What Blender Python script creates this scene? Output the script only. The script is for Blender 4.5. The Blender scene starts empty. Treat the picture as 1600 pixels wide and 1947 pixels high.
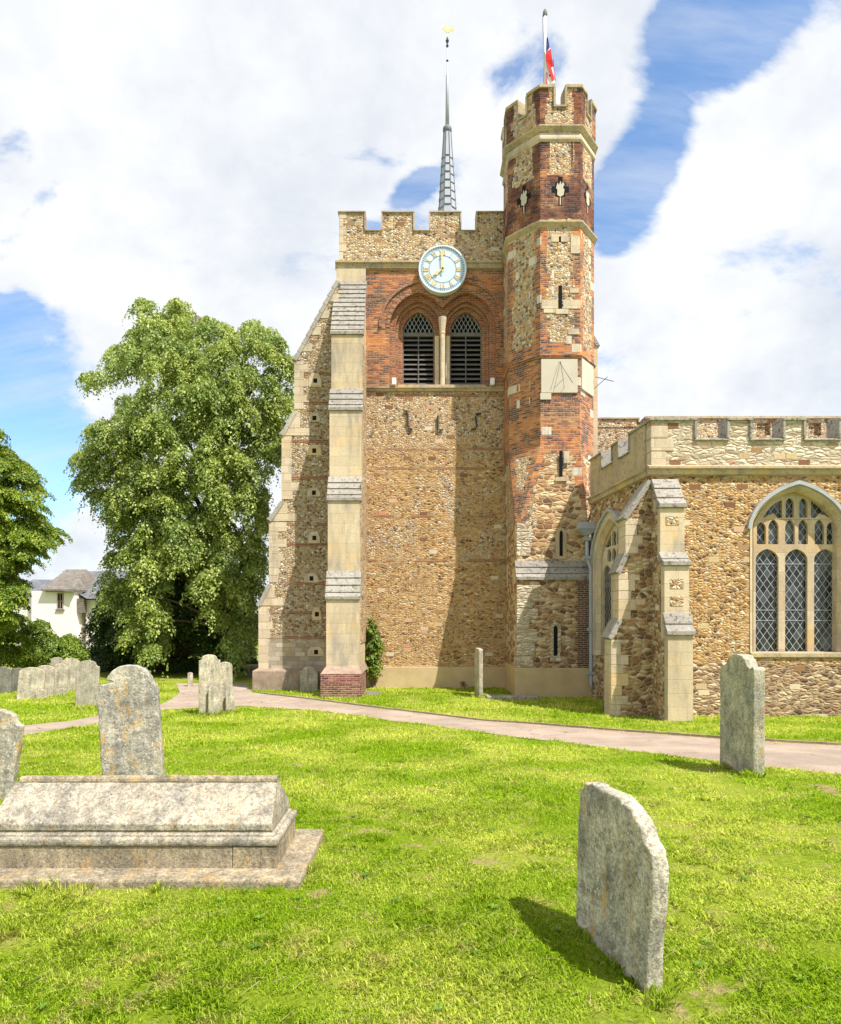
import bpy, math, random
import numpy as np
from mathutils import Vector, Matrix
from mathutils.geometry import tessellate_polygon
random.seed(7); RNG = np.random.default_rng(11)
R = math.radians
C = bpy.context.scene.collection

# ------------------------------------------------------------------ camera
F, EYE, HOR = 1250.0, 1.75, 1180.0
cam = bpy.data.objects.new('camera', bpy.data.cameras.new('camera')); C.objects.link(cam)
cam.location = (0, 0, EYE); cam.rotation_euler = (R(90), 0, 0)
cam.data.sensor_fit = 'HORIZONTAL'; cam.data.sensor_width = 36
cam.data.lens = 36 * F / 1600; cam.data.shift_y = (HOR - 973.5) / 1600
cam.data.clip_end = 3000
bpy.context.scene.camera = cam
# ------------------------------------------------------------------ sun
SUN_EL = 57
sd = Vector((0.74 * math.cos(R(SUN_EL)), -0.673 * math.cos(R(SUN_EL)), math.sin(R(SUN_EL))))
sun = bpy.data.objects.new('sun', bpy.data.lights.new('sun', 'SUN')); C.objects.link(sun)
sun.data.energy = 4.6; sun.data.angle = R(0.5); sun.data.color = (1, .94, .875)
sun.rotation_euler = sd.to_track_quat('Z', 'Y').to_euler()
vs = bpy.context.scene.view_settings
vs.view_transform = 'Standard'; vs.look = 'None'; vs.gamma = 1; vs.exposure = 0.76; vs.use_curve_mapping = False
sc = bpy.context.scene
sc.render.engine = 'CYCLES'
sc.cycles.max_bounces = 6; sc.cycles.transparent_max_bounces = 8

# ------------------------------------------------------------------ node helpers
class NT:
    def __init__(s, tree):
        s.t = tree; s.t.nodes.clear()
    def n(s, typ, ins=None, **props):
        nd = s.t.nodes.new(typ)
        for k, v in props.items(): setattr(nd, k, v)
        if ins:
            for k, v in ins.items(): s.set(nd.inputs[k], v)
        return nd
    def set(s, sock, v):
        if v is None: return
        if isinstance(v, bpy.types.NodeSocket): s.t.links.new(v, sock)
        elif isinstance(v, bpy.types.Node): s.t.links.new(v.outputs[0], sock)
        else:
            if isinstance(v, (tuple, list)) and sock.type == 'RGBA' and len(v) == 3: v = (*v, 1)
            sock.default_value = v
    def m(s, op, a, b=None, c=None, clamp=False):
        nd = s.n('ShaderNodeMath', operation=op, use_clamp=clamp)
        s.set(nd.inputs[0], a); s.set(nd.inputs[1], b); s.set(nd.inputs[2], c)
        return nd.outputs[0]
    def vm(s, op, a, b=None, sc_=None):
        nd = s.n('ShaderNodeVectorMath', operation=op)
        s.set(nd.inputs[0], a); s.set(nd.inputs[1], b)
        if sc_ is not None: s.set(nd.inputs[3], sc_)
        return nd.outputs[1] if op in ('LENGTH', 'DISTANCE', 'DOT_PRODUCT') else nd.outputs[0]
    def mix(s, f, a, b, bt='MIX'):
        nd = s.n('ShaderNodeMix', data_type='RGBA', blend_type=bt)
        s.set(nd.inputs[0], f); s.set(nd.inputs[6], a); s.set(nd.inputs[7], b)
        return nd.outputs[2]
    def fm(s, f, a, b):
        nd = s.n('ShaderNodeMix', data_type='FLOAT')
        s.set(nd.inputs[0], f); s.set(nd.inputs[2], a); s.set(nd.inputs[3], b)
        return nd.outputs[0]
    def noise(s, vec, scale, detail=3, rough=.55, out=0, dist=0):
        nd = s.n('ShaderNodeTexNoise', {'Scale': scale, 'Detail': detail, 'Roughness': rough, 'Distortion': dist})
        s.set(nd.inputs['Vector'], vec); return nd.outputs[out]
    def ramp(s, f, stops, interp='LINEAR'):
        nd = s.n('ShaderNodeValToRGB'); s.set(nd.inputs[0], f); cr = nd.color_ramp; cr.interpolation = interp
        while len(cr.elements) < len(stops): cr.elements.new(.5)
        for e, (p, c) in zip(cr.elements, stops):
            e.position = p; e.color = (*c, 1) if len(c) == 3 else c
        return nd.outputs[0]
    def ss(s, x, a, b):
        nd = s.n('ShaderNodeMapRange', interpolation_type='SMOOTHSTEP')
        for k, v in zip((0, 1, 2, 3, 4), (x, a, b, 0, 1)): s.set(nd.inputs[k], v)
        return nd.outputs[0]
    def sep(s, v):
        nd = s.n('ShaderNodeSeparateXYZ'); s.set(nd.inputs[0], v); return nd.outputs
    def comb(s, x=0, y=0, z=0):
        nd = s.n('ShaderNodeCombineXYZ'); [s.set(nd.inputs[i], v) for i, v in enumerate((x, y, z))]; return nd.outputs[0]

# ------------------------------------------------------------------ world sky with clouds
W_ = bpy.data.worlds.new('World'); bpy.context.scene.world = W_; W_.use_nodes = True
t = NT(W_.node_tree)
d = t.n('ShaderNodeTexCoord').outputs['Generated']
x, y, z = t.sep(d)
sky = t.n('ShaderNodeTexSky', sky_type='NISHITA', sun_disc=False, sun_elevation=R(SUN_EL), sun_rotation=R(132),
          air_density=1.0, dust_density=.4, ozone_density=2.0).outputs[0]
sky = t.mix(1, sky, (1.15, 1.38, 1.50), 'MULTIPLY')
yy = t.m('MAXIMUM', y, .05)
u = t.m('DIVIDE', x, yy); v = t.m('DIVIDE', z, yy)
uv = t.comb(u, v, 0)
front = t.ss(y, .05, .3)
zz = t.m('MAXIMUM', t.m('ABSOLUTE', z), .0)
cp = t.comb(t.m('DIVIDE', x, t.m('ADD', zz, .55)), t.m('DIVIDE', y, t.m('ADD', zz, .55)), 0)
n1 = t.noise(t.n('ShaderNodeMapping', {'Vector': cp, 'Rotation': (0, 0, R(-38)), 'Scale': (1.0, 1.6, 1)}), 3.4, 14, .60, dist=.25)
n2 = t.noise(cp, 1.3, 4, .5)
def blob(px, py, ang, sx, sy, soft=1.0):
    c = ((px - 800) / F, (HOR - py) / F)
    a = R(ang); p = t.vm('SUBTRACT', uv, (c[0], c[1], 0))
    du = t.vm('DOT_PRODUCT', p, (math.cos(a) / (sx / F), math.sin(a) / (sx / F), 0))
    dv = t.vm('DOT_PRODUCT', p, (-math.sin(a) / (sy / F), math.cos(a) / (sy / F), 0))
    l = t.vm('LENGTH', t.comb(du, dv, 0))
    return t.m('MULTIPLY', t.m('SUBTRACT', 1, t.ss(l, .25, 1.25)), soft)
bl = None
for b in ((1360, 20, 62, 330, 165, 1.35), (1235, 280, 66, 290, 105, 1.3), (1170, 420, 80, 130, 70, .9), (30, 860, 80, 300, 215, 1.3), (230, 980, 90, 220, 150, .7),
          (10, 640, 90, 150, 110, .9), (800, 350, 30, 70, 34, .7), (20, 300, 60, 120, 50, .5), (60, 430, 50, 170, 50, .45), (1000, 140, 40, 160, 55, .38), (1130, 400, 60, 90, 60, .6),
          (1390, 480, 30, 150, 50, .2), (880, 560, 0, 300, 80, .1)):
    q = blob(*b); bl = q if bl is None else t.m('MAXIMUM', bl, q)
bl = t.m('MULTIPLY', bl, front)
fill = t.m('MULTIPLY', blob(590, 365, 0, 170, 70), .9)
cov = t.m('SUBTRACT', t.m('ADD', t.m('MULTIPLY', t.m('SUBTRACT', n1, .5), 5.0), 1.28), t.m('MULTIPLY', bl, 1.12))
cov = t.m('ADD', cov, fill); mask = t.m('MULTIPLY', t.ss(cov, .15, .85), .97)
wisp = t.m('MULTIPLY', t.ss(t.noise(t.n('ShaderNodeMapping', {'Vector': cp, 'Rotation': (0, 0, R(-50)), 'Scale': (1, 5, 1)}), 3.2, 8, .62), .3, .75), .42)
low = t.m('SUBTRACT', 1, t.ss(v, -.02, .14))
mask = t.m('MAXIMUM', mask, t.m('MULTIPLY', low, .6))
mask = t.m('MAXIMUM', mask, wisp)
shade = t.noise(cp, 4.2, 9, .6)
ccol = t.ramp(t.m('ADD', t.m('MULTIPLY', shade, .75), t.m('MULTIPLY', n2, .3)), [(.36, (4.2, 4.5, 5.05)), (.48, (5.2, 5.4, 5.7)), (.60, (6.25, 6.3, 6.35))])
skyc = t.mix(mask, sky, ccol)
bg = t.n('ShaderNodeBackground', {'Color': skyc, 'Strength': .1})
t.t.links.new(bg.outputs[0], t.n('ShaderNodeOutputWorld').inputs[0])

# ------------------------------------------------------------------ geometry helpers
def Xp(px, Y): return (px - 800) * Y / F
def Zp(py, Y): return EYE + (HOR - py) * Y / F
def tag(o, label=None, cat=None, group=None, kind=None):
    if label: o['label'] = label
    if cat: o['category'] = cat
    if group: o['group'] = group
    if kind: o['kind'] = kind
    return o
WO = {}
def empty(name, loc, rot=(0, 0, 0)):
    o = bpy.data.objects.new(name, None); o.empty_display_size = .2; C.objects.link(o); o.location = loc; o.rotation_euler = rot
    WO[o.name] = Vector(loc); return o
def up(o):
    a = o
    while a.parent: a = a.parent
    return a
def link(name, me, parent=None, local=False):
    o = bpy.data.objects.new(name, me); C.objects.link(o)
    if parent:
        o.parent = parent
        root = up(parent)
        if parent is root and root.type == 'EMPTY' and not local:
            o.location = -root.location
        # sub-parts share their parent's frame
    return o
class MB:
    def __init__(s): s.v = []; s.f = []; s.fit = {}
    def add(s, vs_, fs, M=None, fit=None):
        o = len(s.v)
        for q in vs_: s.v.append(tuple(M(q)) if M else tuple(q))
        for i, f in enumerate(fs):
            if fit and i in fit: s.fit[len(s.f)] = fit[i]
            s.f.append(tuple(a + o for a in f))
        return s
    def box(s, x0, x1, y0, y1, z0, z1, M=None):
        vv = [(x, y, z) for x in (x0, x1) for y in (y0, y1) for z in (z0, z1)]
        return s.add(vv, [(0, 1, 3, 2), (4, 6, 7, 5), (0, 4, 5, 1), (2, 3, 7, 6), (0, 2, 6, 4), (1, 5, 7, 3)], M)
    def plate(s, outer, holes, y0, y1, M=None, back=True, rim=True):
        """polygon in (x,z) with holes, extruded along y"""
        loops = [outer] + list(holes)
        P = [p for l in loops for p in l]; n = len(P)
        tri = tessellate_polygon([[Vector((p[0], p[1], 0)) for p in l] for l in loops])
        def ar(l): return sum(l[i][0] * l[(i + 1) % len(l)][1] - l[(i + 1) % len(l)][0] * l[i][1] for i in range(len(l)))
        vv = [(p[0], y0, p[1]) for p in P] + [(p[0], y1, p[1]) for p in P]; ff = []
        for tr in tri:
            a, b, c = tr
            A = (P[b][0] - P[a][0]) * (P[c][1] - P[a][1]) - (P[c][0] - P[a][0]) * (P[b][1] - P[a][1])
            if abs(A) < 1e-9: continue
            if A < 0: a, c = c, a
            ff.append((a, b, c))
            if back: ff.append((c + n, b + n, a + n))
        if rim:
            o = 0
            for k, l in enumerate(loops):
                m_ = len(l); ccw = ar(l) > 0
                if k: ccw = not ccw
                for i in range(m_):
                    a, b = o + i, o + (i + 1) % m_
                    ff.append((b, a, a + n, b + n) if ccw else (a, b, b + n, a + n))
                o += m_
        return s.add(vv, ff, M)
    def prism_z(s, poly, z0, z1, M=None, top=None):
        n = len(poly); top = top or poly
        A = sum(poly[i][0] * poly[(i + 1) % n][1] - poly[(i + 1) % n][0] * poly[i][1] for i in range(n))
        if A < 0: poly = poly[::-1]; top = top[::-1]
        vv = [(p[0], p[1], z0) for p in poly] + [(p[0], p[1], z1) for p in top]
        ff = [(i, (i + 1) % n, (i + 1) % n + n, i + n) for i in range(n)]
        return s.add(vv, ff + [tuple(range(n))[::-1], tuple(range(n, 2 * n))], M)
    def tube(s, pts, rad, seg=8, M=None):
        pts = [Vector(p) for p in pts]; rr = rad if isinstance(rad, (list, tuple)) else [rad] * len(pts)
        vv = []; ff = []
        for i, p in enumerate(pts):
            dd = (pts[min(i + 1, len(pts) - 1)] - pts[max(i - 1, 0)]).normalized()
            a = dd.cross(Vector((0, 0, 1)) if abs(dd.z) < .9 else Vector((1, 0, 0))).normalized(); b = dd.cross(a)
            for k in range(seg):
                th = 2 * math.pi * k / seg
                vv.append(p + (a * math.cos(th) + b * math.sin(th)) * rr[i])
        for i in range(len(pts) - 1):
            for k in range(seg):
                ff.append((i * seg + k, i * seg + (k + 1) % seg, (i + 1) * seg + (k + 1) % seg, (i + 1) * seg + k))
        ff.append(tuple(range(seg))[::-1]); ff.append(tuple(range((len(pts) - 1) * seg, len(pts) * seg)))
        return s.add(vv, ff, M)
    def lathe(s, prof, cx, cy, seg=8, ph=0):
        vv = []; ff = []
        for (r, z) in prof:
            for k in range(seg):
                a = 2 * math.pi * k / seg + ph; vv.append((cx + r * math.cos(a), cy + r * math.sin(a), z))
        for i in range(len(prof) - 1):
            for k in range(seg):
                ff.append((i * seg + k, i * seg + (k + 1) % seg, (i + 1) * seg + (k + 1) % seg, (i + 1) * seg + k))
        ff.append(tuple(range(seg))[::-1]); ff.append(tuple(range((len(prof) - 1) * seg, len(prof) * seg)))
        return s.add(vv, ff)
    def build(s, name, mat, parent=None, smooth=False, bevel=0, local=False):
        me = bpy.data.meshes.new(name); me.from_pydata(s.v, [], s.f); me.materials.append(mat)
        ul = me.uv_layers.new(name='metric'); fl = me.uv_layers.new(name='fit')
        for p in me.polygons:
            n = p.normal; h = Vector((n.x, n.y, 0))
            if h.length < .25 * 1: tx = Vector((1, 0, 0)); ty = Vector((0, 1, 0))
            else: tx = Vector((-h.y, h.x, 0)).normalized(); ty = n.cross(tx)
            for i, li in enumerate(p.loop_indices):
                co = me.vertices[me.loops[li].vertex_index].co
                ul.data[li].uv = (co.dot(tx), co.dot(ty))
                if p.index in s.fit: fl.data[li].uv = s.fit[p.index][i]
                else: fl.data[li].uv = (.5, 0)
        if smooth: me.polygons.foreach_set('use_smooth', [True] * len(me.polygons))
        o = link(name, me, parent, local)
        if bevel:
            b = o.modifiers.new('bevel', 'BEVEL'); b.width = bevel; b.segments = 2; b.limit_method = 'ANGLE'; b.angle_limit = R(40)
        return o
def build_each(b, name, mat, parent, bevel=0):
    """every loose piece collected in b becomes an object of its own"""
    par = list(range(len(b.v)))
    def find(i):
        while par[i] != i: par[i] = par[par[i]]; i = par[i]
        return i
    for f in b.f:
        for q in f[1:]: par[find(q)] = find(f[0])
    groups = {}
    for f in b.f: groups.setdefault(find(f[0]), []).append(f)
    o = None
    for fs in groups.values():
        idx = sorted({q for f in fs for q in f}); mp_ = {q: i for i, q in enumerate(idx)}
        c = MB(); c.v = [b.v[q] for q in idx]; c.f = [tuple(mp_[q] for q in f) for f in fs]; o = c.build(name, mat, parent, bevel=bevel)
    return o
PT = None
def arch(cx, hw, zs, rise, n=14, zb=None):
    """pointed arch loop (ccw) from the sill zb"""
    if PT is not None:
        right = [(cx + hw * math.cos(a), zs + rise * (PT * math.sin(a) + (1 - PT) * (1 - math.cos(a)))) for a in [math.pi / 2 * i / n for i in range(n + 1)]]
        left = [(2 * cx - x_, z_) for x_, z_ in right[:-1]][::-1]
        return ([(cx - hw, zb), (cx + hw, zb)] if zb is not None else []) + right + left
    Rr = (hw * hw + rise * rise) / (2 * hw); th = math.asin(min(1, rise / Rr))
    right = [(cx + hw - Rr + Rr * math.cos(th * i / n), zs + Rr * math.sin(th * i / n)) for i in range(n + 1)]
    left = [(2 * cx - x_, z_) for x_, z_ in right[:-1]][::-1]
    pts = right + left
    if zb is not None: pts = [(cx - hw, zb), (cx + hw, zb)] + pts
    return pts
def soup(name, P, faces_per, mat, parent=None, local=False):
    """P: (N,k,3) polygons"""
    N, k, _ = P.shape
    me = bpy.data.meshes.new(name)
    me.vertices.add(N * k); me.vertices.foreach_set('co', P.reshape(-1).astype(np.float32))
    me.loops.add(N * k); me.loops.foreach_set('vertex_index', np.arange(N * k, dtype=np.int32))
    me.polygons.add(N); me.polygons.foreach_set('loop_start', np.arange(0, N * k, k, dtype=np.int32))
    me.polygons.foreach_set('loop_total', np.full(N, k, dtype=np.int32))
    me.update(calc_edges=True); me.materials.append(mat)
    return link(name, me, parent, local)

# ------------------------------------------------------------------ materials
def mat(name):
    m_ = bpy.data.materials.new(name); m_.use_nodes = True; return m_, NT(m_.node_tree)
def finish(t, col, height=None, rough=.9, dist=.02, strength=1, spec=.15, metal=0):
    p = t.n('ShaderNodeBsdfPrincipled', {'Base Color': col, 'Roughness': rough, 'Specular IOR Level': spec, 'Metallic': metal})
    if height is not None:
        t.set(p.inputs['Normal'], t.n('ShaderNodeBump', {'Height': height, 'Distance': dist, 'Strength': strength}).outputs[0])
    t.t.links.new(p.outputs[0], t.n('ShaderNodeOutputMaterial').inputs[0])
FLINT = [(0, (.09, .075, .07)), (.14, (.20, .14, .10)), (.26, (.38, .225, .115)), (.42, (.52, .335, .17)), (.60, (.62, .45, .25)), (.76, (.72, .585, .40)), (.86, (.36, .34, .32)), (1, (.80, .72, .58))]
RUBBLE = [(0, (.10, .055, .035)), (.12, (.21, .115, .06)), (.28, (.36, .20, .085)), (.44, (.48, .285, .12)), (.6, (.56, .35, .155)), (.78, (.66, .455, .23)), (.9, (.36, .30, .23)), (1, (.76, .63, .44))]
def L_cells(t, P, scale, zs, stops, mortar, edge=(.02, .09), dark=1.0):
    wob = t.vm('SCALE', t.vm('SUBTRACT', t.noise(P, scale * .9, 2, .5, out=1), (.5, .5, .5)), sc_=.5 / scale)
    Q = t.vm('MULTIPLY', t.vm('ADD', P, wob), (1, 1, zs))
    v1 = t.n('ShaderNodeTexVoronoi', {'Vector': Q, 'Scale': scale, 'Randomness': .95})
    v2 = t.n('ShaderNodeTexVoronoi', {'Vector': Q, 'Scale': scale, 'Randomness': .95}, feature='DISTANCE_TO_EDGE')
    rnd = t.sep(v1.outputs['Color'])[0]
    e = v2.outputs['Distance']
    col = t.ramp(rnd, stops)
    fine = t.noise(P, scale * 5, 4, .65)
    col = t.mix(1, col, t.ramp(fine, [(.25, (.62, .6, .58)), (.7, (1.2, 1.18, 1.14))]), 'MULTIPLY')
    msk = t.ss(e, *edge)
    mc = t.mix(t.noise(P, 2.2, 3), mortar, tuple(c * .62 for c in mortar))
    col = t.mix(msk, mc, col)
    rise = t.m('ADD', t.m('MULTIPLY', rnd, .5), .6)
    h = t.m('ADD', t.m('MULTIPLY', t.m('POWER', t.m('MINIMUM', t.m('MULTIPLY', e, 2.6), 1), .55), rise), t.m('MULTIPLY', fine, .3))
    return col, h
def L_blocks(t, P, uvn, w, h, mort, stops, mortar, wob=.006, big=None, hs=1):
    U, V, _ = t.sep(uvn)
    nz = t.noise(P, 5, 2, .5, out=1); nx, ny, _ = t.sep(nz)
    U = t.m('ADD', U, t.m('MULTIPLY', t.m('SUBTRACT', nx, .5), wob * 2)); V = t.m('ADD', V, t.m('MULTIPLY', t.m('SUBTRACT', ny, .5), wob * 2))
    r = t.m('DIVIDE', V, h); row = t.m('FLOOR', r); fv = t.m('FRACT', r)
    rr = t.n('ShaderNodeTexWhiteNoise', {'W': row}, noise_dimensions='1D').outputs['Value']
    off = t.m('ADD', t.m('MULTIPLY', t.m('MODULO', t.m('ABSOLUTE', row), 2), .5), t.m('MULTIPLY', rr, .25))
    c = t.m('ADD', t.m('DIVIDE', U, w), off); colm = t.m('FLOOR', c); fu = t.m('FRACT', c)
    rnd = t.n('ShaderNodeTexWhiteNoise', {'Vector': t.comb(row, colm, 3.3)}, noise_dimensions='3D').outputs['Value']
    du = t.m('MULTIPLY', t.m('MINIMUM', fu, t.m('SUBTRACT', 1, fu)), w)
    dv = t.m('MULTIPLY', t.m('MINIMUM', fv, t.m('SUBTRACT', 1, fv)), h)
    e = t.m('MINIMUM', du, dv)
    msk = t.ss(e, mort * .35, mort * .8)
    f = rnd
    if big: f = t.m('ADD', t.m('MULTIPLY', rnd, 1 - big[1]), t.m('MULTIPLY', t.ss(t.noise(P, big[0], 6, .68), .34, .64), big[1]))
    col = t.ramp(f, stops)
    fine = t.noise(P, 38, 4, .7)
    col = t.mix(1, col, t.ramp(fine, [(.25, (.74, .73, .72)), (.72, (1.12, 1.12, 1.12))]), 'MULTIPLY')
    col = t.mix(msk, mortar, col)
    hh = t.m('ADD', t.m('MULTIPLY', t.m('ADD', t.m('MULTIPLY', msk, .7), t.m('MULTIPLY', rnd, .35)), hs), t.m('MULTIPLY', fine, .3))
    return col, hh
BRK = [(0, (.07, .055, .06)), (.28, (.13, .08, .075)), (.40, (.24, .105, .07)), (.50, (.33, .135, .075)), (.62, (.50, .19, .07)), (.85, (.60, .245, .085)), (1, (.58, .36, .2))]
ASH = [(0, (.56, .46, .31)), (.5, (.60, .495, .335)), (.85, (.62, .525, .37)), (1, (.63, .47, .27))]
def L_brick(t, P, uvn, big=(1.0, .5), stops=BRK): return L_blocks(t, P, uvn, .225, .068, .012, stops, (.54, .42, .29), big=big)
def L_ashlar(t, P, uvn, w=.8, h=.33, stops=ASH, tint=.55):
    c, hh = L_blocks(t, P, uvn, w, h, .008, stops, (.44, .36, .24), wob=.003, hs=.3)
    st = t.noise(t.vm('MULTIPLY', P, (1, 1, .22)), 2.2, 7, .68)
    c = t.mix(t.m('MULTIPLY', t.ss(st, .47, .68), .68), c, (.27, .245, .21))
    sp2 = t.noise(P, 14, 6, .75)
    c = t.mix(t.m('MULTIPLY', t.ss(sp2, .58, .66), .45), c, (.18, .17, .15))
    c = t.mix(t.m('MULTIPLY', t.ss(t.noise(P, 1.1, 3), .52, .72), tint), c, (.62, .42, .17))
    return c, hh
def base(name):
    m_, t = mat(name)
    g = t.n('ShaderNodeNewGeometry').outputs['Position']
    uvn = t.n('ShaderNodeUVMap', uv_map='metric').outputs[0]
    return m_, t, g, uvn
def stray(t, P, uvn, a, p=.03, w=.30, h=.155):
    """odd squared blocks let into the rubble"""
    U, V, _ = t.sep(uvn); nx, ny, _z = t.sep(t.noise(P, 6, 3, .6, out=1))
    U = t.m('ADD', U, t.m('MULTIPLY', nx, .05)); V = t.m('ADD', V, t.m('MULTIPLY', ny, .04))
    r = t.m('DIVIDE', V, h); row = t.m('FLOOR', r); rr = t.n('ShaderNodeTexWhiteNoise', {'W': row}, noise_dimensions='1D').outputs['Value']
    c = t.m('ADD', t.m('DIVIDE', U, w), t.m('MULTIPLY', rr, 7.7)); cc_ = t.m('FLOOR', c)
    wn = t.n('ShaderNodeTexWhiteNoise', {'Vector': t.comb(row, cc_, 1.7)}, noise_dimensions='3D'); q = wn.outputs['Value']; q2 = t.sep(wn.outputs['Color'])[1]
    fu = t.m('FRACT', c); fv = t.m('FRACT', r)
    e = t.m('MINIMUM', t.m('MULTIPLY', t.m('MINIMUM', fu, t.m('SUBTRACT', 1, fu)), w), t.m('MULTIPLY', t.m('MINIMUM', fv, t.m('SUBTRACT', 1, fv)), h))
    on = t.m('MULTIPLY', t.m('GREATER_THAN', q, 1 - p), t.ss(e, .004, .014))
    col = t.ramp(q2, [(0, (.20, .10, .055)), (.25, (.30, .17, .09)), (.45, (.55, .42, .24)), (.75, (.66, .57, .42)), (1, (.52, .24, .12))])
    col = t.mix(1, col, t.ramp(t.noise(P, 30, 4, .7), [(.3, (.7, .7, .7)), (.7, (1.15, 1.15, 1.15))]), 'MULTIPLY')
    return t.mix(on, a[0], col), t.fm(on, a[1], t.m('ADD', .75, t.m('MULTIPLY', t.noise(P, 30, 3), .2)))
def comb2(t, msk, A, B): return t.mix(msk, A[0], B[0]), t.fm(msk, A[1], B[1])
def stain(t, P, col, amt=.35):
    n_ = t.noise(t.vm('MULTIPLY', P, (1, 1, .35)), .9, 5, .62)
    return t.mix(t.m('MULTIPLY', t.ss(n_, .5, .75), amt), col, (.14, .11, .08))

def m_tower():
    m_, t, P, uvn = base('tower_stone')
    X, Y, Z = t.sep(P)
    zj = t.m('ADD', Z, t.m('MULTIPLY', t.m('SUBTRACT', t.noise(P, .8, 4), .5), 1.8))
    fl = L_cells(t, P, 11.5, 1.25, FLINT, (.58, .43, .26), (.03, .13))
    ru = L_cells(t, P, 7.2, 2.1, RUBBLE, (.68, .48, .25), (.012, .085))
    low = L_cells(t, P, 11, 1.7, RUBBLE, (.66, .47, .25), (.02, .12))
    bk = L_brick(t, P, uvn, (1.1, .5))
    a = comb2(t, t.ss(t.noise(P, .55, 4), .44, .56), low, ru)
    a = comb2(t, t.m('MAXIMUM', t.m('MULTIPLY', t.ss(zj, 7.9, 8.4), .95), t.m('MULTIPLY', t.ss(zj, 3.6, 4.2), t.ss(t.noise(P, .75, 5, .6), .54, .58))), a, fl)
    a = stray(t, P, uvn, a, .03)
    # thin brick lacing courses
    ban = None
    for zb in (9.95, 8.0, 5.55, 3.95, 7.3):
        q = t.m('SUBTRACT', 1, t.ss(t.m('ABSOLUTE', t.m('SUBTRACT', t.m('ADD', Z, t.m('MULTIPLY', t.noise(P, 1.5, 2), .03)), zb)), .04, .055))
        ban = q if ban is None else t.m('MAXIMUM', ban, q)
    ban = t.m('MULTIPLY', ban, t.ss(t.noise(P, 1.0, 2), .40, .52))
    a = comb2(t, ban, a, L_brick(t, P, uvn, (.9, .3), [(0, (.2, .1, .06)), (1, (.42, .2, .1))]))
    bz = t.m('MULTIPLY', t.ss(Z, 10.25, 10.27), t.m('SUBTRACT', 1, t.ss(Z, 14.6, 14.62)))
    a = comb2(t, bz, a, bk)
    a = comb2(t, t.ss(Z, 14.61, 14.63), a, fl)
    c = stain(t, P, a[0], .22)
    finish(t, c, a[1], dist=.035)
    return m_
def m_rubble(name, scale=5.6, zs=1.7, mort=(.56, .42, .22), stops=RUBBLE, edge=(.012, .09), st=.22, mixf=None, lowz=None, strayp=.045):
    m_, t, P, uvn = base(name)
    a = L_cells(t, P, scale, zs, stops, mort, edge)
    if mixf: a = comb2(t, t.ss(t.noise(P, .7, 4), .45, .55), a, L_cells(t, P, mixf, 1.3, stops, mort, (.02, .12)))
    if lowz is not None:
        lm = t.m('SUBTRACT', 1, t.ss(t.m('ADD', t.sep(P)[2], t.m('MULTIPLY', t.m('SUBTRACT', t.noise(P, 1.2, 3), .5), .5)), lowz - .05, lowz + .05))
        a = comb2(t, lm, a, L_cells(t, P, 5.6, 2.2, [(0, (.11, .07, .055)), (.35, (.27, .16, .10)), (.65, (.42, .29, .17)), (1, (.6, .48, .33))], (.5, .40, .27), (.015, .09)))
    a = stray(t, P, uvn, a, strayp)
    finish(t, stain(t, P, a[0], st), a[1], dist=.035); return m_
def m_sidebuttress():
    m_, t, P, uvn = base('banded_flint')
    X, Y, Z = t.sep(P)
    a = L_cells(t, P, 11, 1.3, [(0, (.10, .08, .06)), (.2, (.26, .165, .09)), (.45, (.42, .29, .16)), (.7, (.56, .45, .31)), (.88, (.46, .45, .43)), (1, (.8, .76, .66))], (.54, .42, .26), (.03, .13))
    b = None
    for py in (648, 710, 765, 838, 908, 997, 1035, 1108, 1165, 1212):
        zb = Zp(py, 23.3)
        q = t.m('SUBTRACT', 1, t.ss(t.m('ABSOLUTE', t.m('SUBTRACT', t.m('ADD', Z, t.m('MULTIPLY', t.noise(P, 1.5, 2), .03)), zb)), .045, .065))
        b = q if b is None else t.m('MAXIMUM', b, q)
    b = t.m('MULTIPLY', b, t.ss(t.noise(P, .9, 2), .36, .46))
    a = comb2(t, b, a, L_brick(t, P, uvn, (.9, .3), [(0, (.16, .075, .05)), (1, (.36, .15, .08))]))
    lowm = t.m('SUBTRACT', 1, t.ss(t.m('ADD', Z, t.m('MULTIPLY', t.noise(P, 1.4, 3), .8)), 1.3, 1.7))
    a = comb2(t, lowm, a, L_ashlar(t, P, uvn, .35, .16, [(0, (.3, .25, .18)), (1, (.52, .46, .36))]))
    finish(t, stain(t, P, a[0], .3), a[1], dist=.04); return m_
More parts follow.
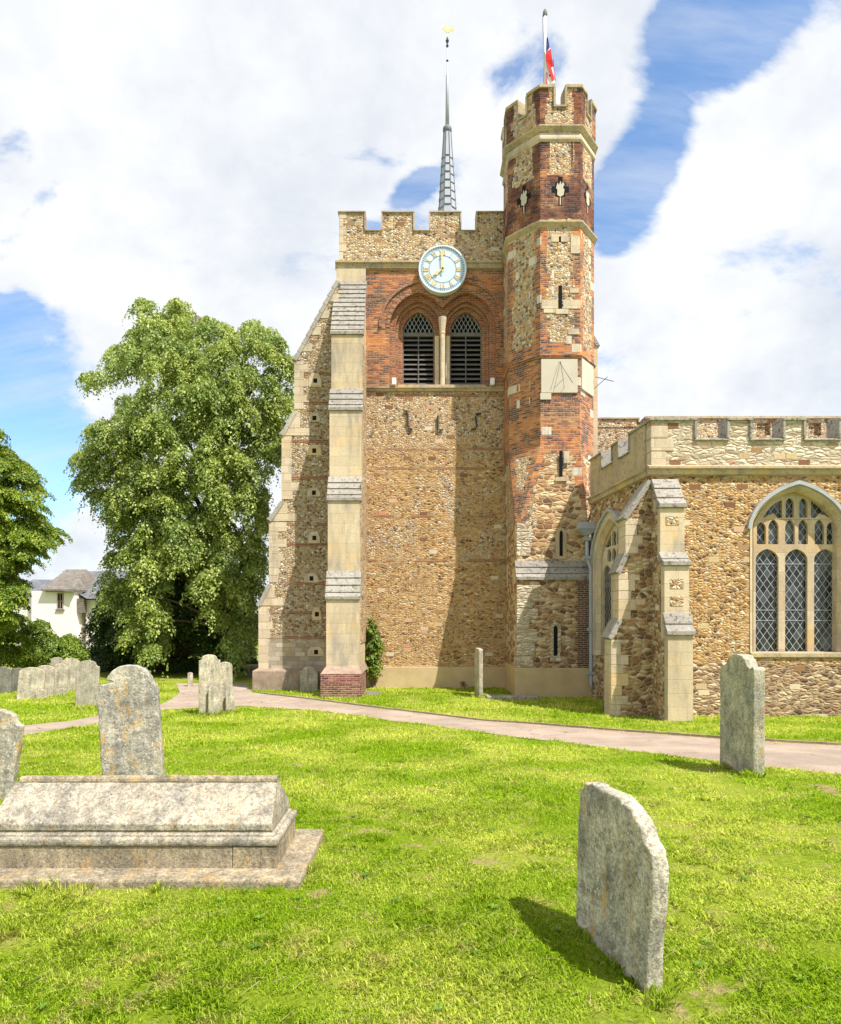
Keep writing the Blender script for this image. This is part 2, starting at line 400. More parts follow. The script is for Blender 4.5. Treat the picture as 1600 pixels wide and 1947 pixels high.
def m_turret():
    m_, t, P, uvn = base('turret_masonry')
    X, Y, Z = t.sep(P)
    fu, fv, _ = t.sep(t.n('ShaderNodeUVMap', uv_map='fit').outputs[0])      # metres from the nearest corner of the face
    nb = t.noise(t.comb(fu, t.m('FLOOR', t.m('MULTIPLY', Z, 3.4)), 0), 1.0, 0)
    rowr = t.n('ShaderNodeTexWhiteNoise', {'Vector': t.comb(t.m('FLOOR', t.m('MULTIPLY', Z, 4.2)), t.m('FLOOR', t.m('MULTIPLY', X, .6)), 0)}, noise_dimensions='3D').outputs['Value']
    quoin = t.m('SUBTRACT', 1, t.ss(fu, t.m('ADD', .13, t.m('MULTIPLY', rowr, .2)), t.m('ADD', .15, t.m('MULTIPLY', rowr, .2))))
    fl = L_cells(t, P, 10.5, 1.15, FLINT, (.58, .45, .28), (.03, .12))
    br = L_brick(t, P, uvn, (1.3, .5)); topd = t.ss(Z, 14.86, 14.9); br = (t.mix(t.m('MULTIPLY', topd, t.ss(t.noise(P, 1.6, 4), .30, .52)), br[0], t.mix(1, br[0], (.40, .36, .46), 'MULTIPLY')), br[1])
    a = comb2(t, quoin, fl, br)
    # all-brick stretches
    def between(z0, z1): return t.m('MULTIPLY', t.ss(Z, z0 - .02, z0 + .02), t.m('SUBTRACT', 1, t.ss(Z, z1 - .02, z1 + .02)))
    full = t.m('MAXIMUM', between(14.9, 16.35), between(7.2, 10.42))
    full = t.m('MAXIMUM', full, between(10.4, 10.85))
    a = comb2(t, full, a, br)
    zj = t.m('ADD', Z, t.m('MULTIPLY', t.m('SUBTRACT', t.noise(P, .9, 3), .5), 2.6))
    ru = L_cells(t, P, 3.9, 2.1, [(0, (.16, .09, .055)), (.3, (.33, .18, .09)), (.6, (.52, .34, .17)), (1, (.70, .55, .34))], (.68, .54, .34), (.01, .07))
    broach = t.m('SUBTRACT', 1, t.ss(t.m('ADD', zj, t.m('MULTIPLY', quoin, 1.6)), 6.9, 7.2))
    broach = t.m('MULTIPLY', broach, t.m('SUBTRACT', 1, t.m('MULTIPLY', t.ss(Z, 4.8, 4.85), t.m('SUBTRACT', 1, t.ss(X, 3.75, 3.8)))))
    a = comb2(t, t.m('MAXIMUM', broach, t.m('SUBTRACT', 1, t.ss(Z, 4.75, 4.8))), a, ru)
    # pale limestone blocks let into the corners
    bn = t.n('ShaderNodeTexWhiteNoise', {'Vector': t.comb(t.m('FLOOR', t.m('DIVIDE', Z, .27)), t.m('FLOOR', t.m('DIVIDE', X, .33)), t.m('FLOOR', t.m('DIVIDE', Y, .6)))}, noise_dimensions='3D').outputs['Value']
    thr = t.fm(t.ss(Z, 14.8, 14.9), t.fm(t.ss(Z, 4.8, 4.9), .75, .93), 1.1)
    pale = t.m('MULTIPLY', t.ss(bn, thr, t.m('ADD', thr, .001)), t.m('SUBTRACT', 1, t.ss(fu, .45, .46)))
    a = comb2(t, pale, a, L_ashlar(t, P, uvn, .5, .27, [(0, (.6, .54, .42)), (1, (.68, .62, .5))]))
    finish(t, stain(t, P, a[0], .25), a[1], dist=.03); return m_
def m_brick(name, stops=BRK, big=(1, .6), st=.3):
    m_, t, P, uvn = base(name); a = L_brick(t, P, uvn, big, stops)
    finish(t, stain(t, P, a[0], st), a[1], dist=.02); return m_
def m_ashlar(name, w=.8, h=.33, stops=ASH, lichen=0, st=.3):
    m_, t, P, uvn = base(name); a = L_ashlar(t, P, uvn, w, h, stops, .55 if ('slab' not in name and 'roof' not in name) else 0); c = stain(t, P, a[0], st)
    if lichen:
        c = t.mix(t.m('MULTIPLY', t.ss(t.noise(P, 9, 6, .75), .52, .62), lichen), c, (.09, .09, .08))
        c = t.mix(t.m('MULTIPLY', t.ss(t.noise(P, 17, 5, .7), .6, .68), lichen), c, (.62, .6, .52))
    finish(t, c, a[1], dist=.015); return m_
def m_plain(name, col, rough=.8, var=.25, scale=6, bump=.006, spec=.2, metal=0, spots=None):
    m_, t, P, uvn = base(name)
    n_ = t.noise(P, scale, 6, .65)
    c = t.mix(1, (*col, 1), t.ramp(n_, [(.25, (1 - var,) * 3), (.75, (1 + var,) * 3)]), 'MULTIPLY')
    if spots: c = t.mix(t.m('MULTIPLY', t.ss(t.noise(P, scale * 2.2, 6, .7), .55, .66), spots[1]), c, spots[0])
    finish(t, c, n_, rough, bump, spec=spec, metal=metal); return m_
def m_grave(name, tone, lich=.5, yellow=.25, dark=.3, seed=0):
    m_, t = mat(name)
    P = t.vm('ADD', t.n('ShaderNodeTexCoord').outputs['Object'], (seed, seed * .7, 0))
    nA = t.noise(P, 3.5, 7, .7); nB = t.noise(t.vm('MULTIPLY', P, (1, 1, .22)), 14, 4, .6); nC = t.noise(P, 46, 4, .7); nD = t.noise(P, 13, 7, .75); nE = t.noise(P, 120, 3, .7)
    c = t.mix(1, (*tone, 1), t.ramp(nA, [(.34, (.60, .61, .62)), (.66, (1.22, 1.18, 1.08))]), 'MULTIPLY')
    c = t.mix(1, c, t.ramp(nB, [(.36, (.74, .74, .74)), (.64, (1.12, 1.12, 1.12))]), 'MULTIPLY')
    c = t.mix(1, c, t.ramp(nC, [(.36, (.58, .58, .56)), (.50, (.95, .95, .95)), (.66, (1.15, 1.15, 1.15))]), 'MULTIPLY')
    c = t.mix(1, c, t.ramp(nE, [(.36, (.6, .6, .58)), (.5, (1, 1, 1)), (.64, (1.2, 1.2, 1.2))]), 'MULTIPLY')
    c = t.mix(t.m('MULTIPLY', t.ss(nD, .50, .60), dark), c, (.10, .095, .08))
    pit = t.n('ShaderNodeTexVoronoi', {'Vector': t.vm('ADD', P, t.vm('SCALE', t.noise(P, 20, 3, out=1), sc_=.06)), 'Scale': 17.0}).outputs[0]
    c = t.mix(t.m('MULTIPLY', t.m('SUBTRACT', 1, t.ss(pit, .10, .16)), t.ss(t.noise(P, 6, 3), .5, .6)), c, (.13, .12, .11))
    w = t.n('ShaderNodeTexVoronoi', {'Vector': t.vm('ADD', P, t.vm('SCALE', t.noise(P, 30, 3, out=1), sc_=.03)), 'Scale': 26.0})
    ws = t.m('MULTIPLY', t.m('SUBTRACT', 1, t.ss(w.outputs[0], .16, .24)), t.ss(t.noise(P, 4, 4), .46, .56))
    c = t.mix(t.m('MULTIPLY', ws, lich), c, (.66, .67, .6))
    zc = t.sep(P)[2]
    yn = t.noise(t.vm('ADD', t.vm('MULTIPLY', P, (1.5, 1, .55)), (5, 1, 2)), 5, 7, .78)
    ym = t.ss(yn, .54, .63)
    c = t.mix(t.m('MULTIPLY', ym, yellow), c, t.mix(nC, (.50, .25, .03), (.62, .42, .12)))
    h = t.m('ADD', t.m('MULTIPLY', nD, .6), t.m('MULTIPLY', nC, .4))
    finish(t, c, h, .95, .018, spec=.08); return m_

M = {}
M['tower'] = m_tower(); M['turret'] = m_turret(); M['side'] = m_sidebuttress()
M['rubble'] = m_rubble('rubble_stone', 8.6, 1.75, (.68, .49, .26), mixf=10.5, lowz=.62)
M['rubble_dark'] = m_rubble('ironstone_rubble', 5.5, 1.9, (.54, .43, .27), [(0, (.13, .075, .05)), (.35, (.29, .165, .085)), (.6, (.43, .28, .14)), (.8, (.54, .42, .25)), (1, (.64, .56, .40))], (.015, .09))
M['rubble_base'] = m_rubble('lower_rubble', 6.5, 2.0, (.45, .35, .22), [(0, (.07, .045, .04)), (.35, (.2, .11, .07)), (.65, (.34, .22, .12)), (1, (.52, .4, .26))], (.015, .09))
M['flint'] = m_rubble('flint_rubble', 10, 1.2, (.60, .47, .29), FLINT, (.03, .12))
M['pale_rubble'] = m_rubble('limestone_rubble', 4.0, 2.6, (.52, .445, .33), [(0, (.34, .27, .18)), (.2, (.48, .40, .29)), (.6, (.58, .505, .39)), (.94, (.66, .60, .49)), (1, (.48, .27, .16))], (.0, .06), st=.3)
M['brick'] = m_brick('red_brick')
M['arch_brick'] = m_brick('moulded_brick', [(0, (.18, .07, .05)), (.4, (.33, .12, .06)), (1, (.46, .20, .10))], (1, .3), .2)
M['plinth_brick'] = m_brick('purple_brick', [(0, (.07, .035, .04)), (.5, (.22, .08, .07)), (1, (.38, .2, .15))], (2, .4))
M['ashlar'] = m_ashlar('limestone_ashlar')
M['ashlar_small'] = m_ashlar('limestone_quoin', .4, .28, [(0, (.54, .44, .31)), (1, (.64, .54, .395))], st=.42)
M['string'] = m_ashlar('weathered_string', .9, .5, [(0, (.44, .345, .215)), (1, (.52, .42, .275))], .45, .5)
M['weather'] = m_ashlar('lichened_slab', .8, 2, [(0, (.29, .27, .24)), (1, (.37, .345, .30))], .9, .3)
M['render'] = m_plain('cement_render', (.50, .385, .215), .95, .16, 1.6, .01)
M['plinth_stain'] = m_plain('reddish_plinth', (.29, .215, .16), .95, .35, 3, .02, spots=((.42, .38, .31), .7))
M['lead'] = m_plain('lead_sheet', (.36, .39, .44), .45, .12, 4, .004, .5)
M['leaddark'] = m_plain('dark_lead', (.16, .17, .19), .6, .2)
M['pipe'] = m_plain('grey_paint', (.33, .36, .41), .45, .06, 3, .001, .4)
M['wood'] = m_plain('dark_louvre_wood', (.15, .14, .13), .8, .35, 9, .004)
M['dark'] = m_plain('dark_interior', (.012, .012, .013), 1, .1)  # near-black colour standing in for the shade inside openings
M['iron'] = m_plain('black_iron', (.05, .055, .065), .6, .2)
M['white'] = m_plain('white_paint', (.8, .8, .78), .6, .04)
M['sundial'] = m_plain('pale_sundial_stone', (.50, .455, .365), .9, .08, 2, .003)
M['dial'] = m_plain('pale_blue_dial', (.52, .63, .73), .45, .05, 2, .001, .4)
M['dialblue'] = m_plain('blue_paint', (.16, .26, .42), .5, .1)
M['gold'] = m_plain('gold_leaf', (.80, .62, .30), .35, .08, 8, .001, .5, .35)
M['slate'] = m_ashlar('slate_roof', .3, .18, [(0, (.09, .105, .135)), (1, (.15, .17, .21))], 0, .2)
M['tile'] = m_ashlar('brown_tile_roof', .2, .14, [(0, (.11, .105, .10)), (1, (.18, .165, .15))], 0, .2)
M['wallwhite'] = m_plain('white_render', (.82, .76, .72), .9, .05, 1)
M['purple'] = m_plain('purple_paint', (.33, .25, .66), .6, .08)
M['red'] = m_plain('red_cloth', (.62, .03, .035), .85, .1, 8, .001)
M['navy'] = m_plain('navy_cloth', (.02, .04, .2), .85, .1, 8, .001)
M['cloth'] = m_plain('white_cloth', (.75, .75, .75), .85, .05, 8, .001)
def m_path():
    m_, t, P, uvn = base('pink_tarmac')
    n_ = t.noise(P, 1.2, 5, .6); g = t.noise(P, 60, 3, .7); k = t.noise(P, 180, 2, .6)
    c = t.mix(t.ss(n_, .3, .7), (.34, .265, .205), (.45, .365, .29)); c = t.mix(1, c, t.ramp(g, [(.3, (.66, .66, .66)), (.7, (1.15, 1.15, 1.15))]), 'MULTIPLY')
    c = t.mix(t.m('MULTIPLY', t.ss(t.noise(P, .5, 3), .54, .57), .35), c, (.25, .215, .18))
    w = t.n('ShaderNodeTexVoronoi', {'Vector': t.vm('ADD', P, t.vm('SCALE', t.noise(P, 2, 4, out=1), sc_=.5)), 'Scale': .7}, feature='DISTANCE_TO_EDGE').outputs[0]
    c = t.mix(t.m('MULTIPLY', t.m('SUBTRACT', 1, t.ss(w, .004, .012)), t.ss(t.noise(P, .8, 2), .45, .6)), c, (.16, .13, .10))
    c = t.mix(t.m('MULTIPLY', t.ss(t.noise(P, 4.5, 6, .7), .60, .70), .5), c, (.50, .42, .27))
    finish(t, c, t.m('ADD', g, k), .95, .006); return m_
M['path'] = m_path()
def grass_colour(t, P, rnd):
    n_ = t.noise(P, .55, 5, .6); f = t.noise(P, 5.5, 4, .65)
    c = t.mix(t.ss(n_, .38, .62), (.35, .51, .024), (.61, .69, .095))
    c = t.mix(1, c, t.ramp(rnd, [(0, (.62, .7, .6)), (.5, (.97, 1, 1)), (.9, (1.25, 1.18, 1.5)), (1, (1.5, 1.25, 3.5))]), 'MULTIPLY')
    dry = t.m('MULTIPLY', t.ss(f, .52, .66), t.ss(t.noise(P, 1.1, 3), .42, .56))
    return t.mix(t.m('MULTIPLY', dry, .6), c, (.66, .58, .22))
def m_lawn():
    m_, t, P, uvn = base('lawn_soil')
    f = t.noise(P, 34, 5, .75)
    c = grass_colour(t, P, f)
    X, Y, Z = t.sep(P)
    bare = t.m('MULTIPLY', t.ss(t.noise(P, 2.4, 5, .6), .56, .64), .85)
    c = t.mix(1, c, (.6, .6, .6), 'MULTIPLY'); c = t.mix(bare, c, (.44, .33, .18))
    c = t.mix(1, c, t.ramp(f, [(.35, (.55, .55, .5)), (.65, (1, 1, 1))]), 'MULTIPLY')
    finish(t, c, f, 1, .03, spec=.02); return m_
def m_blade(name, dry=False):
    m_, t, P, uvn = base(name)
    rnd = t.n('ShaderNodeNewGeometry').outputs['Random Per Island']
    c = (.58, .50, .26, 1) if dry else grass_colour(t, P, rnd)
    a = t.n('ShaderNodeBsdfDiffuse', {'Color': c}); b = t.n('ShaderNodeBsdfTranslucent', {'Color': c})
    mx = t.n('ShaderNodeMixShader', {0: .5}); t.t.links.new(a.outputs[0], mx.inputs[1]); t.t.links.new(b.outputs[0], mx.inputs[2])
    t.t.links.new(mx.outputs[0], t.n('ShaderNodeOutputMaterial').inputs[0]); return m_
def m_leaf(name, c0, c1, c2, tr=.4):
    m_, t, P, uvn = base(name)
    rnd = t.n('ShaderNodeNewGeometry').outputs['Random Per Island']
    c = t.ramp(rnd, [(0, c0), (.5, c1), (1, c2)])
    c = t.mix(1, c, t.ramp(t.noise(P, .7, 3), [(.35, (.75, .8, .8)), (.65, (1.2, 1.12, 1))]), 'MULTIPLY')
    a = t.n('ShaderNodeBsdfPrincipled', {'Base Color': c, 'Roughness': .45, 'Specular IOR Level': .35}); b = t.n('ShaderNodeBsdfTranslucent', {'Color': c})
    mx = t.n('ShaderNodeMixShader', {0: tr}); t.t.links.new(a.outputs[0], mx.inputs[1]); t.t.links.new(b.outputs[0], mx.inputs[2])
    t.t.links.new(mx.outputs[0], t.n('ShaderNodeOutputMaterial').inputs[0]); return m_
M['lawn'] = m_lawn(); M['blade'] = m_blade('grass_blade'); M['straw'] = m_blade('straw', True)
M['bark'] = m_plain('bark', (.17, .13, .10), .95, .35, 7, .05)
def m_glass():
    m_, t, P, uvn = base('leaded_glass')
    U, V, _ = t.sep(uvn)
    a = t.m('ADD', t.m('MULTIPLY', U, 5.2), t.m('MULTIPLY', V, 3.7)); b = t.m('SUBTRACT', t.m('MULTIPLY', U, 5.2), t.m('MULTIPLY', V, 3.7))
    da = t.m('ABSOLUTE', t.m('SUBTRACT', t.m('FRACT', a), .5)); db = t.m('ABSOLUTE', t.m('SUBTRACT', t.m('FRACT', b), .5))
    ln = t.m('SUBTRACT', 1, t.ss(t.m('MINIMUM', da, db), .03, .06))
    cell = t.n('ShaderNodeTexWhiteNoise', {'Vector': t.comb(t.m('FLOOR', t.m('ADD', a, .5)), t.m('FLOOR', t.m('ADD', b, .5)), 0)}, noise_dimensions='3D')
    dk = t.ramp(cell.outputs['Value'], [(0, (.004, .005, .006)), (.7, (.018, .022, .026)), (1, (.06, .07, .08))])
    n_ = t.ss(t.noise(P, 1.3, 4), .5, .7)
    dk = t.mix(t.m('MULTIPLY', n_, .6), dk, (.13, .15, .16))
    c = t.mix(ln, dk, (.34, .35, .35))
    nrm = t.n('ShaderNodeBump', {'Height': t.m('ADD', ln, cell.outputs['Value']), 'Distance': .004})
    p = t.n('ShaderNodeBsdfPrincipled', {'Base Color': c, 'Roughness': t.fm(ln, .12, .7), 'Specular IOR Level': .5, 'Normal': nrm.outputs[0]})
    t.t.links.new(p.outputs[0], t.n('ShaderNodeOutputMaterial').inputs[0]); return m_
M['glass'] = m_glass()

# ------------------------------------------------------------------ terrain
GX = [0, 4.5, 7.8, 10.7, 13.5, 16, 60, 400]; GZ = [0, 0, -.10, -.30, -.52, -.70, -.70, -.70]
def gz(Y): return float(np.interp(Y, GX, GZ))
def gnd(px, py):
    """ground point seen at a place in the photograph"""
    lo, hi = 1.5, 200.0
    for _ in range(60):
        m_ = (lo + hi) / 2
        if HOR + F * (EYE - gz(m_)) / m_ > py: lo = m_
        else: hi = m_
    return (Xp(px, lo), lo)
near_edge = [(300, 1352), (400, 1345), (470, 1344), (600, 1352), (700, 1364), (800, 1378), (1000, 1405), (1240, 1435), (1430, 1458), (1600, 1476), (1800, 1498)]
far_edge = [(1800, 1432), (1600, 1419), (1400, 1408), (1200, 1393), (1000, 1377), (800, 1357), (700, 1345), (600, 1332), (480, 1318)]
path_main = [gnd(*p) for p in near_edge] + [gnd(*p) for p in far_edge] + [gnd(470, 1300), gnd(335, 1300), gnd(342, 1318), gnd(320, 1334), gnd(298, 1343)]
path_left = [gnd(*p) for p in [(-300, 1462), (0, 1404), (35, 1402), (190, 1377), (300, 1352), (298, 1343), (190, 1361), (35, 1382), (0, 1386), (-300, 1420)]]
path_back = [gnd(*p) for p in [(250, 1300.0), (560, 1300), (560, 1296), (250, 1296)]]
def inside(px_, py_, poly):
    r = np.zeros(len(px_), bool); n = len(poly)
    for i in range(n):
        x1, y1 = poly[i]; x2, y2 = poly[(i + 1) % n]
        c = ((y1 > py_) != (y2 > py_)); 
        with np.errstate(divide='ignore', invalid='ignore'):
            xi = (x2 - x1) * (py_ - y1) / (y2 - y1) + x1
        r ^= c & (px_ < xi)
    return r
g = MB()
ys = [-30, 0, 1, 2, 3, 4, 4.5] + [5 + .5 * i for i in range(26)] + [20, 25, 30, 40, 60, 120, 400, 1500]
xs = [-1500, -400, -100, -50, -30, -20] + list(range(-16, 17)) + [20, 30, 50, 100, 400, 1500]
vv = [(x_, y_, gz(max(y_, 0))) for y_ in ys for x_ in xs]; nx = len(xs)
ff = [(j * nx + i, j * nx + i + 1, (j + 1) * nx + i + 1, (j + 1) * nx + i) for j in range(len(ys) - 1) for i in range(nx - 1)]
g.add(vv, ff); tag(g.build('ground', M['lawn']), kind='structure')
def sheet(name, poly, m_, dz):
    b = MB(); tri = tessellate_polygon([[Vector((*p, 0)) for p in poly]])
    # cut finely so the sheet follows the slope
    P3 = []
    def sub(a, b_, c, k):
        if k == 0: P3.append((a, b_, c)); return
        ab = ((a[0] + b_[0]) / 2, (a[1] + b_[1]) / 2); bc = ((b_[0] + c[0]) / 2, (b_[1] + c[1]) / 2); ca = ((a[0] + c[0]) / 2, (a[1] + c[1]) / 2)
        for q in ((a, ab, ca), (ab, b_, bc), (ca, bc, c), (ab, bc, ca)): sub(*q, k - 1)
    for a, b_, c in tri: sub(poly[a], poly[b_], poly[c], 4)
    for tr in P3:
        A = (tr[1][0] - tr[0][0]) * (tr[2][1] - tr[0][1]) - (tr[2][0] - tr[0][0]) * (tr[1][1] - tr[0][1])
        if A < 0: tr = tr[::-1]
        b.add([(p[0], p[1], gz(p[1]) + dz) for p in tr], [(0, 1, 2)])
    return tag(b.build(name, m_), kind='structure')
sheet('path', path_main, M['path'], .012)
sheet('side_path', path_left, M['path'], .016)
kb = MB(); kp = [gnd(*p) for p in far_edge]
fine = []
for a, b_ in zip(kp[:-1], kp[1:]):
    for k in range(8): fine.append((a[0] + (b_[0] - a[0]) * k / 8, a[1] + (b_[1] - a[1]) * k / 8))
for a, b_ in zip(fine[:-1], fine[1:]):
    dx, dy = b_[0] - a[0], b_[1] - a[1]; l = math.hypot(dx, dy); nxx, nyy = dy / l * .07, -dx / l * .07
    if nyy < 0: nxx, nyy = -nxx, -nyy
    z = gz(a[1]); z2 = gz(b_[1]); h = .055 + random.uniform(-.006, .006)
    q = [(a[0], a[1]), (b_[0], b_[1]), (b_[0] + nxx, b_[1] + nyy), (a[0] + nxx, a[1] + nyy)]
    kb.add([(p[0], p[1], gz(p[1]) - .05) for p in q] + [(p[0], p[1], gz(p[1]) + h) for p in q], [(0, 4, 5, 1), (1, 5, 6, 2), (2, 6, 7, 3), (3, 7, 4, 0), (4, 7, 6, 5)])
tag(kb.build('kerb', m_plain('kerb_concrete', (.33, .25, .17), .95, .3, 5, .01)), kind='structure')

# ------------------------------------------------------------------ the church
TY = 23.9                                   # tower front wall
church = empty('church', (1.2, 27.5, -.7))
tag(church, 'medieval flint and brick church with a battlemented clock tower, octagonal stair turret and low aisle', 'church')
TX0, TX1 = -2.95, 5.3
# tower wall: plate with the twin belfry opening, plus body behind
zS = Zp(733, TY); zSpr = Zp(622, TY)
c1, c2 = Xp(796, TY), Xp(888, TY); cm = (c1 + c2) / 2; half = (c2 - c1) / 2
hw0 = .585
def two_arch(hw, rise):
    l = arch(c1, hw, zSpr, rise, 16); r = arch(c2, hw, zSpr, rise, 16)
    if hw < half: return [arch(c1, hw, zSpr, rise, 16, zS), arch(c2, hw, zSpr, rise, 16, zS)]
    lp = [p for p in l if p[0] <= cm + 1e-6]; rp = [p for p in r if p[0] >= cm - 1e-6]
    # l runs right spring -> apex -> left spring ; drop the part past the middle
    return [[(c1 - hw, zS), (c2 + hw, zS)] + rp + [(cm, min(lp[0][1], rp[-1][1]) - .0)] * 0 + lp]
z15 = Zp(440, TY); z16 = Zp(400, TY)
b = MB()
outer = [(TX0, -.9), (TX1, -.9), (TX1, 14.65), (TX0, 14.65)]
b.plate(outer, two_arch(half + .18, 1.28), TY, TY + .22)
b.box(TX0, TX1, TY + .95, TY + 8.2, -.9, 14.65)
b.box(TX0, c1 - half - .3, TY + .22, TY + .95, -.9, 14.65); b.box(c2 + half + .3, TX1, TY + .22, TY + .95, -.9, 14.65)
b.box(c1 - half - .3, c2 + half + .3, TY + .22, TY + .95, -.9, zS - .12)
tw = b.build('tower_wall', M['tower'], church)
# moulded brick orders
for k, (hw, rise) in enumerate(((half - .03, 1.06), (half - .13, .93), (hw0 - .0, .78))):
    y0 = TY + .08 + .12 * k
    b = MB()
    hs = two_arch(hw, rise)
    ol = [(c1 - half - .22, zS), (c2 + half + .22, zS), (c2 + half + .22, zSpr + 1.45), (c1 - half - .22, zSpr + 1.45)]
    if k == 0: y0 = TY + .1
    b.plate(ol, hs, TY + .23 + .13 * k if k else TY + .222, TY + .33 + .13 * k)
    b.build('arch_order', M['arch_brick'], tw)
def ring(cx, hw_i, ri, hw_o, ro, y0, y1, parent, name='arch_ring', m_=None, clip=None, n=20, voussoir=None):
    """arched band following a pointed arch"""
    ai = arch(cx, hw_i, zSpr if clip is None else clip[2], ri, n); ao = arch(cx, hw_o, zSpr if clip is None else clip[2], ro, n)
    b = MB(); k = len(ai)
    for i in range(k - 1):
        q = [ai[i], ao[i], ao[i + 1], ai[i + 1]]
        if clip and any(p[0] > clip[1] or p[0] < clip[0] for p in q): continue
        s_ = .985 if voussoir and i % 2 else 1
        vv = [(p[0], y0 if not (voussoir and i % 2) else y0 + .012, p[1]) for p in q] + [(p[0], y1, p[1]) for p in q]
        b.add(vv, [(0, 1, 2, 3), (7, 6, 5, 4), (0, 4, 5, 1), (1, 5, 6, 2), (2, 6, 7, 3), (3, 7, 4, 0)])
    b.build(name, m_ or M['arch_brick'], parent)
for cx, cl in ((c1, (-99, cm + .02, zSpr)), (c2, (cm - .02, 99, zSpr))):
    for k, (hw, rise) in enumerate(((half + .18, 1.28), (half - .03, 1.06), (half - .13, .93), (hw0 - .0, .78))):
        yf = TY if k == 0 else (TY + .222 if k == 1 else TY + .23 + .13 * (k - 1))
        wd_ = .12 if k == 0 else .085
        b = MB(); nn = 26
        ai, ao = arch(cx, hw + .004, zSpr, rise + .004, nn), arch(cx, hw + wd_, zSpr, rise + wd_ * 1.15, nn)
        for i in range(len(ai) - 1):
            q = [ai[i], ao[i], ao[i + 1], ai[i + 1]]
            if any(p[0] > cl[1] or p[0] < cl[0] for p in q): continue
            c_ = (sum(p[0] for p in q) / 4, sum(p[1] for p in q) / 4); q2 = [(c_[0] + (p[0] - c_[0]) * (.80 if 1 else 1), c_[1] + (p[1] - c_[1]) * .80) for p in q]
            hgt = .012 + .006 * (i % 2)
            b.add([(p[0], yf - .003, p[1]) for p in q] + [(p[0], yf - hgt, p[1]) for p in q2], [(0, 1, 5, 4), (1, 2, 6, 5), (2, 3, 7, 6), (3, 0, 4, 7), (4, 5, 6, 7)])
        b.build('arch_ring', M['arch_brick'], tw)
for cx, cl in ((c1, (-99, cm - .0, zSpr)), (c2, (cm + .0, 99, zSpr))):
    ring(cx, half + .16, 1.26, half + .30, 1.42, TY - .035, TY + .1, tw, 'hood_mould', clip=cl, n=18, voussoir=True)
    ring(cx, half + .47, 1.60, half + .55, 1.69, TY - .06, TY + .05, tw, 'hood_mould', m_=M['arch_brick'], clip=cl, n=18)
# belfry windows: louvres, lattice, jambs
for cx in (c1, c2):
    b = MB(); yb = TY + .56
    b.plate(arch(cx, hw0 + .02, zSpr, .8, 12, zS), [], TY + .92, TY + .94); w = b.build('belfry_window', M['dark'], church)  # backing plate painted near-black for the shadow behind the louvres
    n = 11; zt = Zp(624, TY)
    for i in range(n):
        z = zS + .05 + (zt - zS - .1) * i / n
        lb = MB(); sag = .02 * random.random()
        def TT(p, z=z): return (cx + p[0], yb + p[1], z + p[2] + .03 * abs(p[0]) * sag * 10)
        lb.add([(-hw0, 0, 0), (hw0, 0, 0), (hw0, .2, .135), (-hw0, .2, .135), (-hw0, 0, .035), (hw0, 0, .035), (hw0, .2, .165), (-hw0, .2, .165)],
               [(0, 1, 2, 3)[::-1], (4, 5, 6, 7), (0, 1, 5, 4), (2, 3, 7, 6), (1, 2, 6, 5), (3, 0, 4, 7)], TT)
        lb.build('louvre', M['wood'], w)
    fb = MB(); fb.box(cx - hw0, cx + hw0, yb - .03, yb + .06, zt - .06, zt + .07); fb.box(cx - .018, cx + .018, yb - .02, yb + .0, zS, zt)
    fb.box(cx - hw0, cx - hw0 + .035, yb - .02, yb + .1, zS, zt); fb.box(cx + hw0 - .035, cx + hw0, yb - .02, yb + .1, zS, zt)
    fb.box(cx - hw0, cx + hw0, yb - .02, yb + .06, zS, zS + .05)
    fb.build('window_frame', M['wood'], w)
    la = MB(); sp = .16
    for sg in (1, -1):
        for i in range(-9, 10):
            p0 = None; pts = []
            for k in range(41):
                zz_ = zt + .07 + .78 * k / 40; xx = i * sp + sg * (zz_ - zt) * .55
                rr_ = (hw0 ** 2 + .78 ** 2) / (2 * hw0)
                zq = zz_ - zSpr; lim = hw0 if zq < 0 else (math.sqrt(max(0, rr_ * rr_ - zq * zq)) - rr_ + hw0)
                if abs(xx) < lim: pts.append((cx + xx, yb, zz_))
            if len(pts) > 1: la.tube([pts[0], pts[-1]], .011, 4)
    la.build('lattice', m_plain('pale_lattice', (.35, .36, .36), .6), w)
b = MB(); b.lathe([(.10, zS), (.10, zSpr - .2), (.115, zSpr - .17), (.105, zSpr - .1), (.15, zSpr + .3), (.16, zSpr + .42)], cm, TY + .16, 8, R(22.5))
b.build('mullion_shaft', M['ashlar_small'], tw, bevel=.004)
b = MB(); b.box(cm - .27, cm - .12, TY + .3, TY + .5, zS, zSpr - .18); b.box(cm + .12, cm + .27, TY + .3, TY + .5, zS, zSpr - .18)
build_each(b, 'window_jamb', M['ashlar_small'], tw, 0)
# strings and sills
def string_front(x0, x1, z0, z1, proj, y=TY, name='string_course'):
    b = MB(); prof = [(y, z0), (y - proj * .55, z0 + (z1 - z0) * .1), (y - proj * .6, z0 + (z1 - z0) * .5), (y - proj, z0 + (z1 - z0) * .6), (y - proj, z0 + (z1 - z0) * .78), (y, z1)]
    n = len(prof); vv = [(x0, *p) for p in prof] + [(x1, *p) for p in prof]
    b.add(vv, [(i, (i + 1) % n, (i + 1) % n + n, i + n)[::-1] for i in range(n)] + [tuple(range(n)), tuple(range(n, 2 * n))[::-1]])
    return b
string_front(TX0 - .14, 3.0, Zp(513, TY), Zp(495, TY), .16).build('string_course', M['string'], church)
b = MB(); b.box(TX0 - .14, TX0, TY - .1, TY + 8.3, Zp(513, TY) + .06, Zp(499, TY)); b.build('string_course', M['string'], church)
string_front(-1.98, 3.02, Zp(745, TY), Zp(735, TY), .12).build('sill_course', M['string'], church)
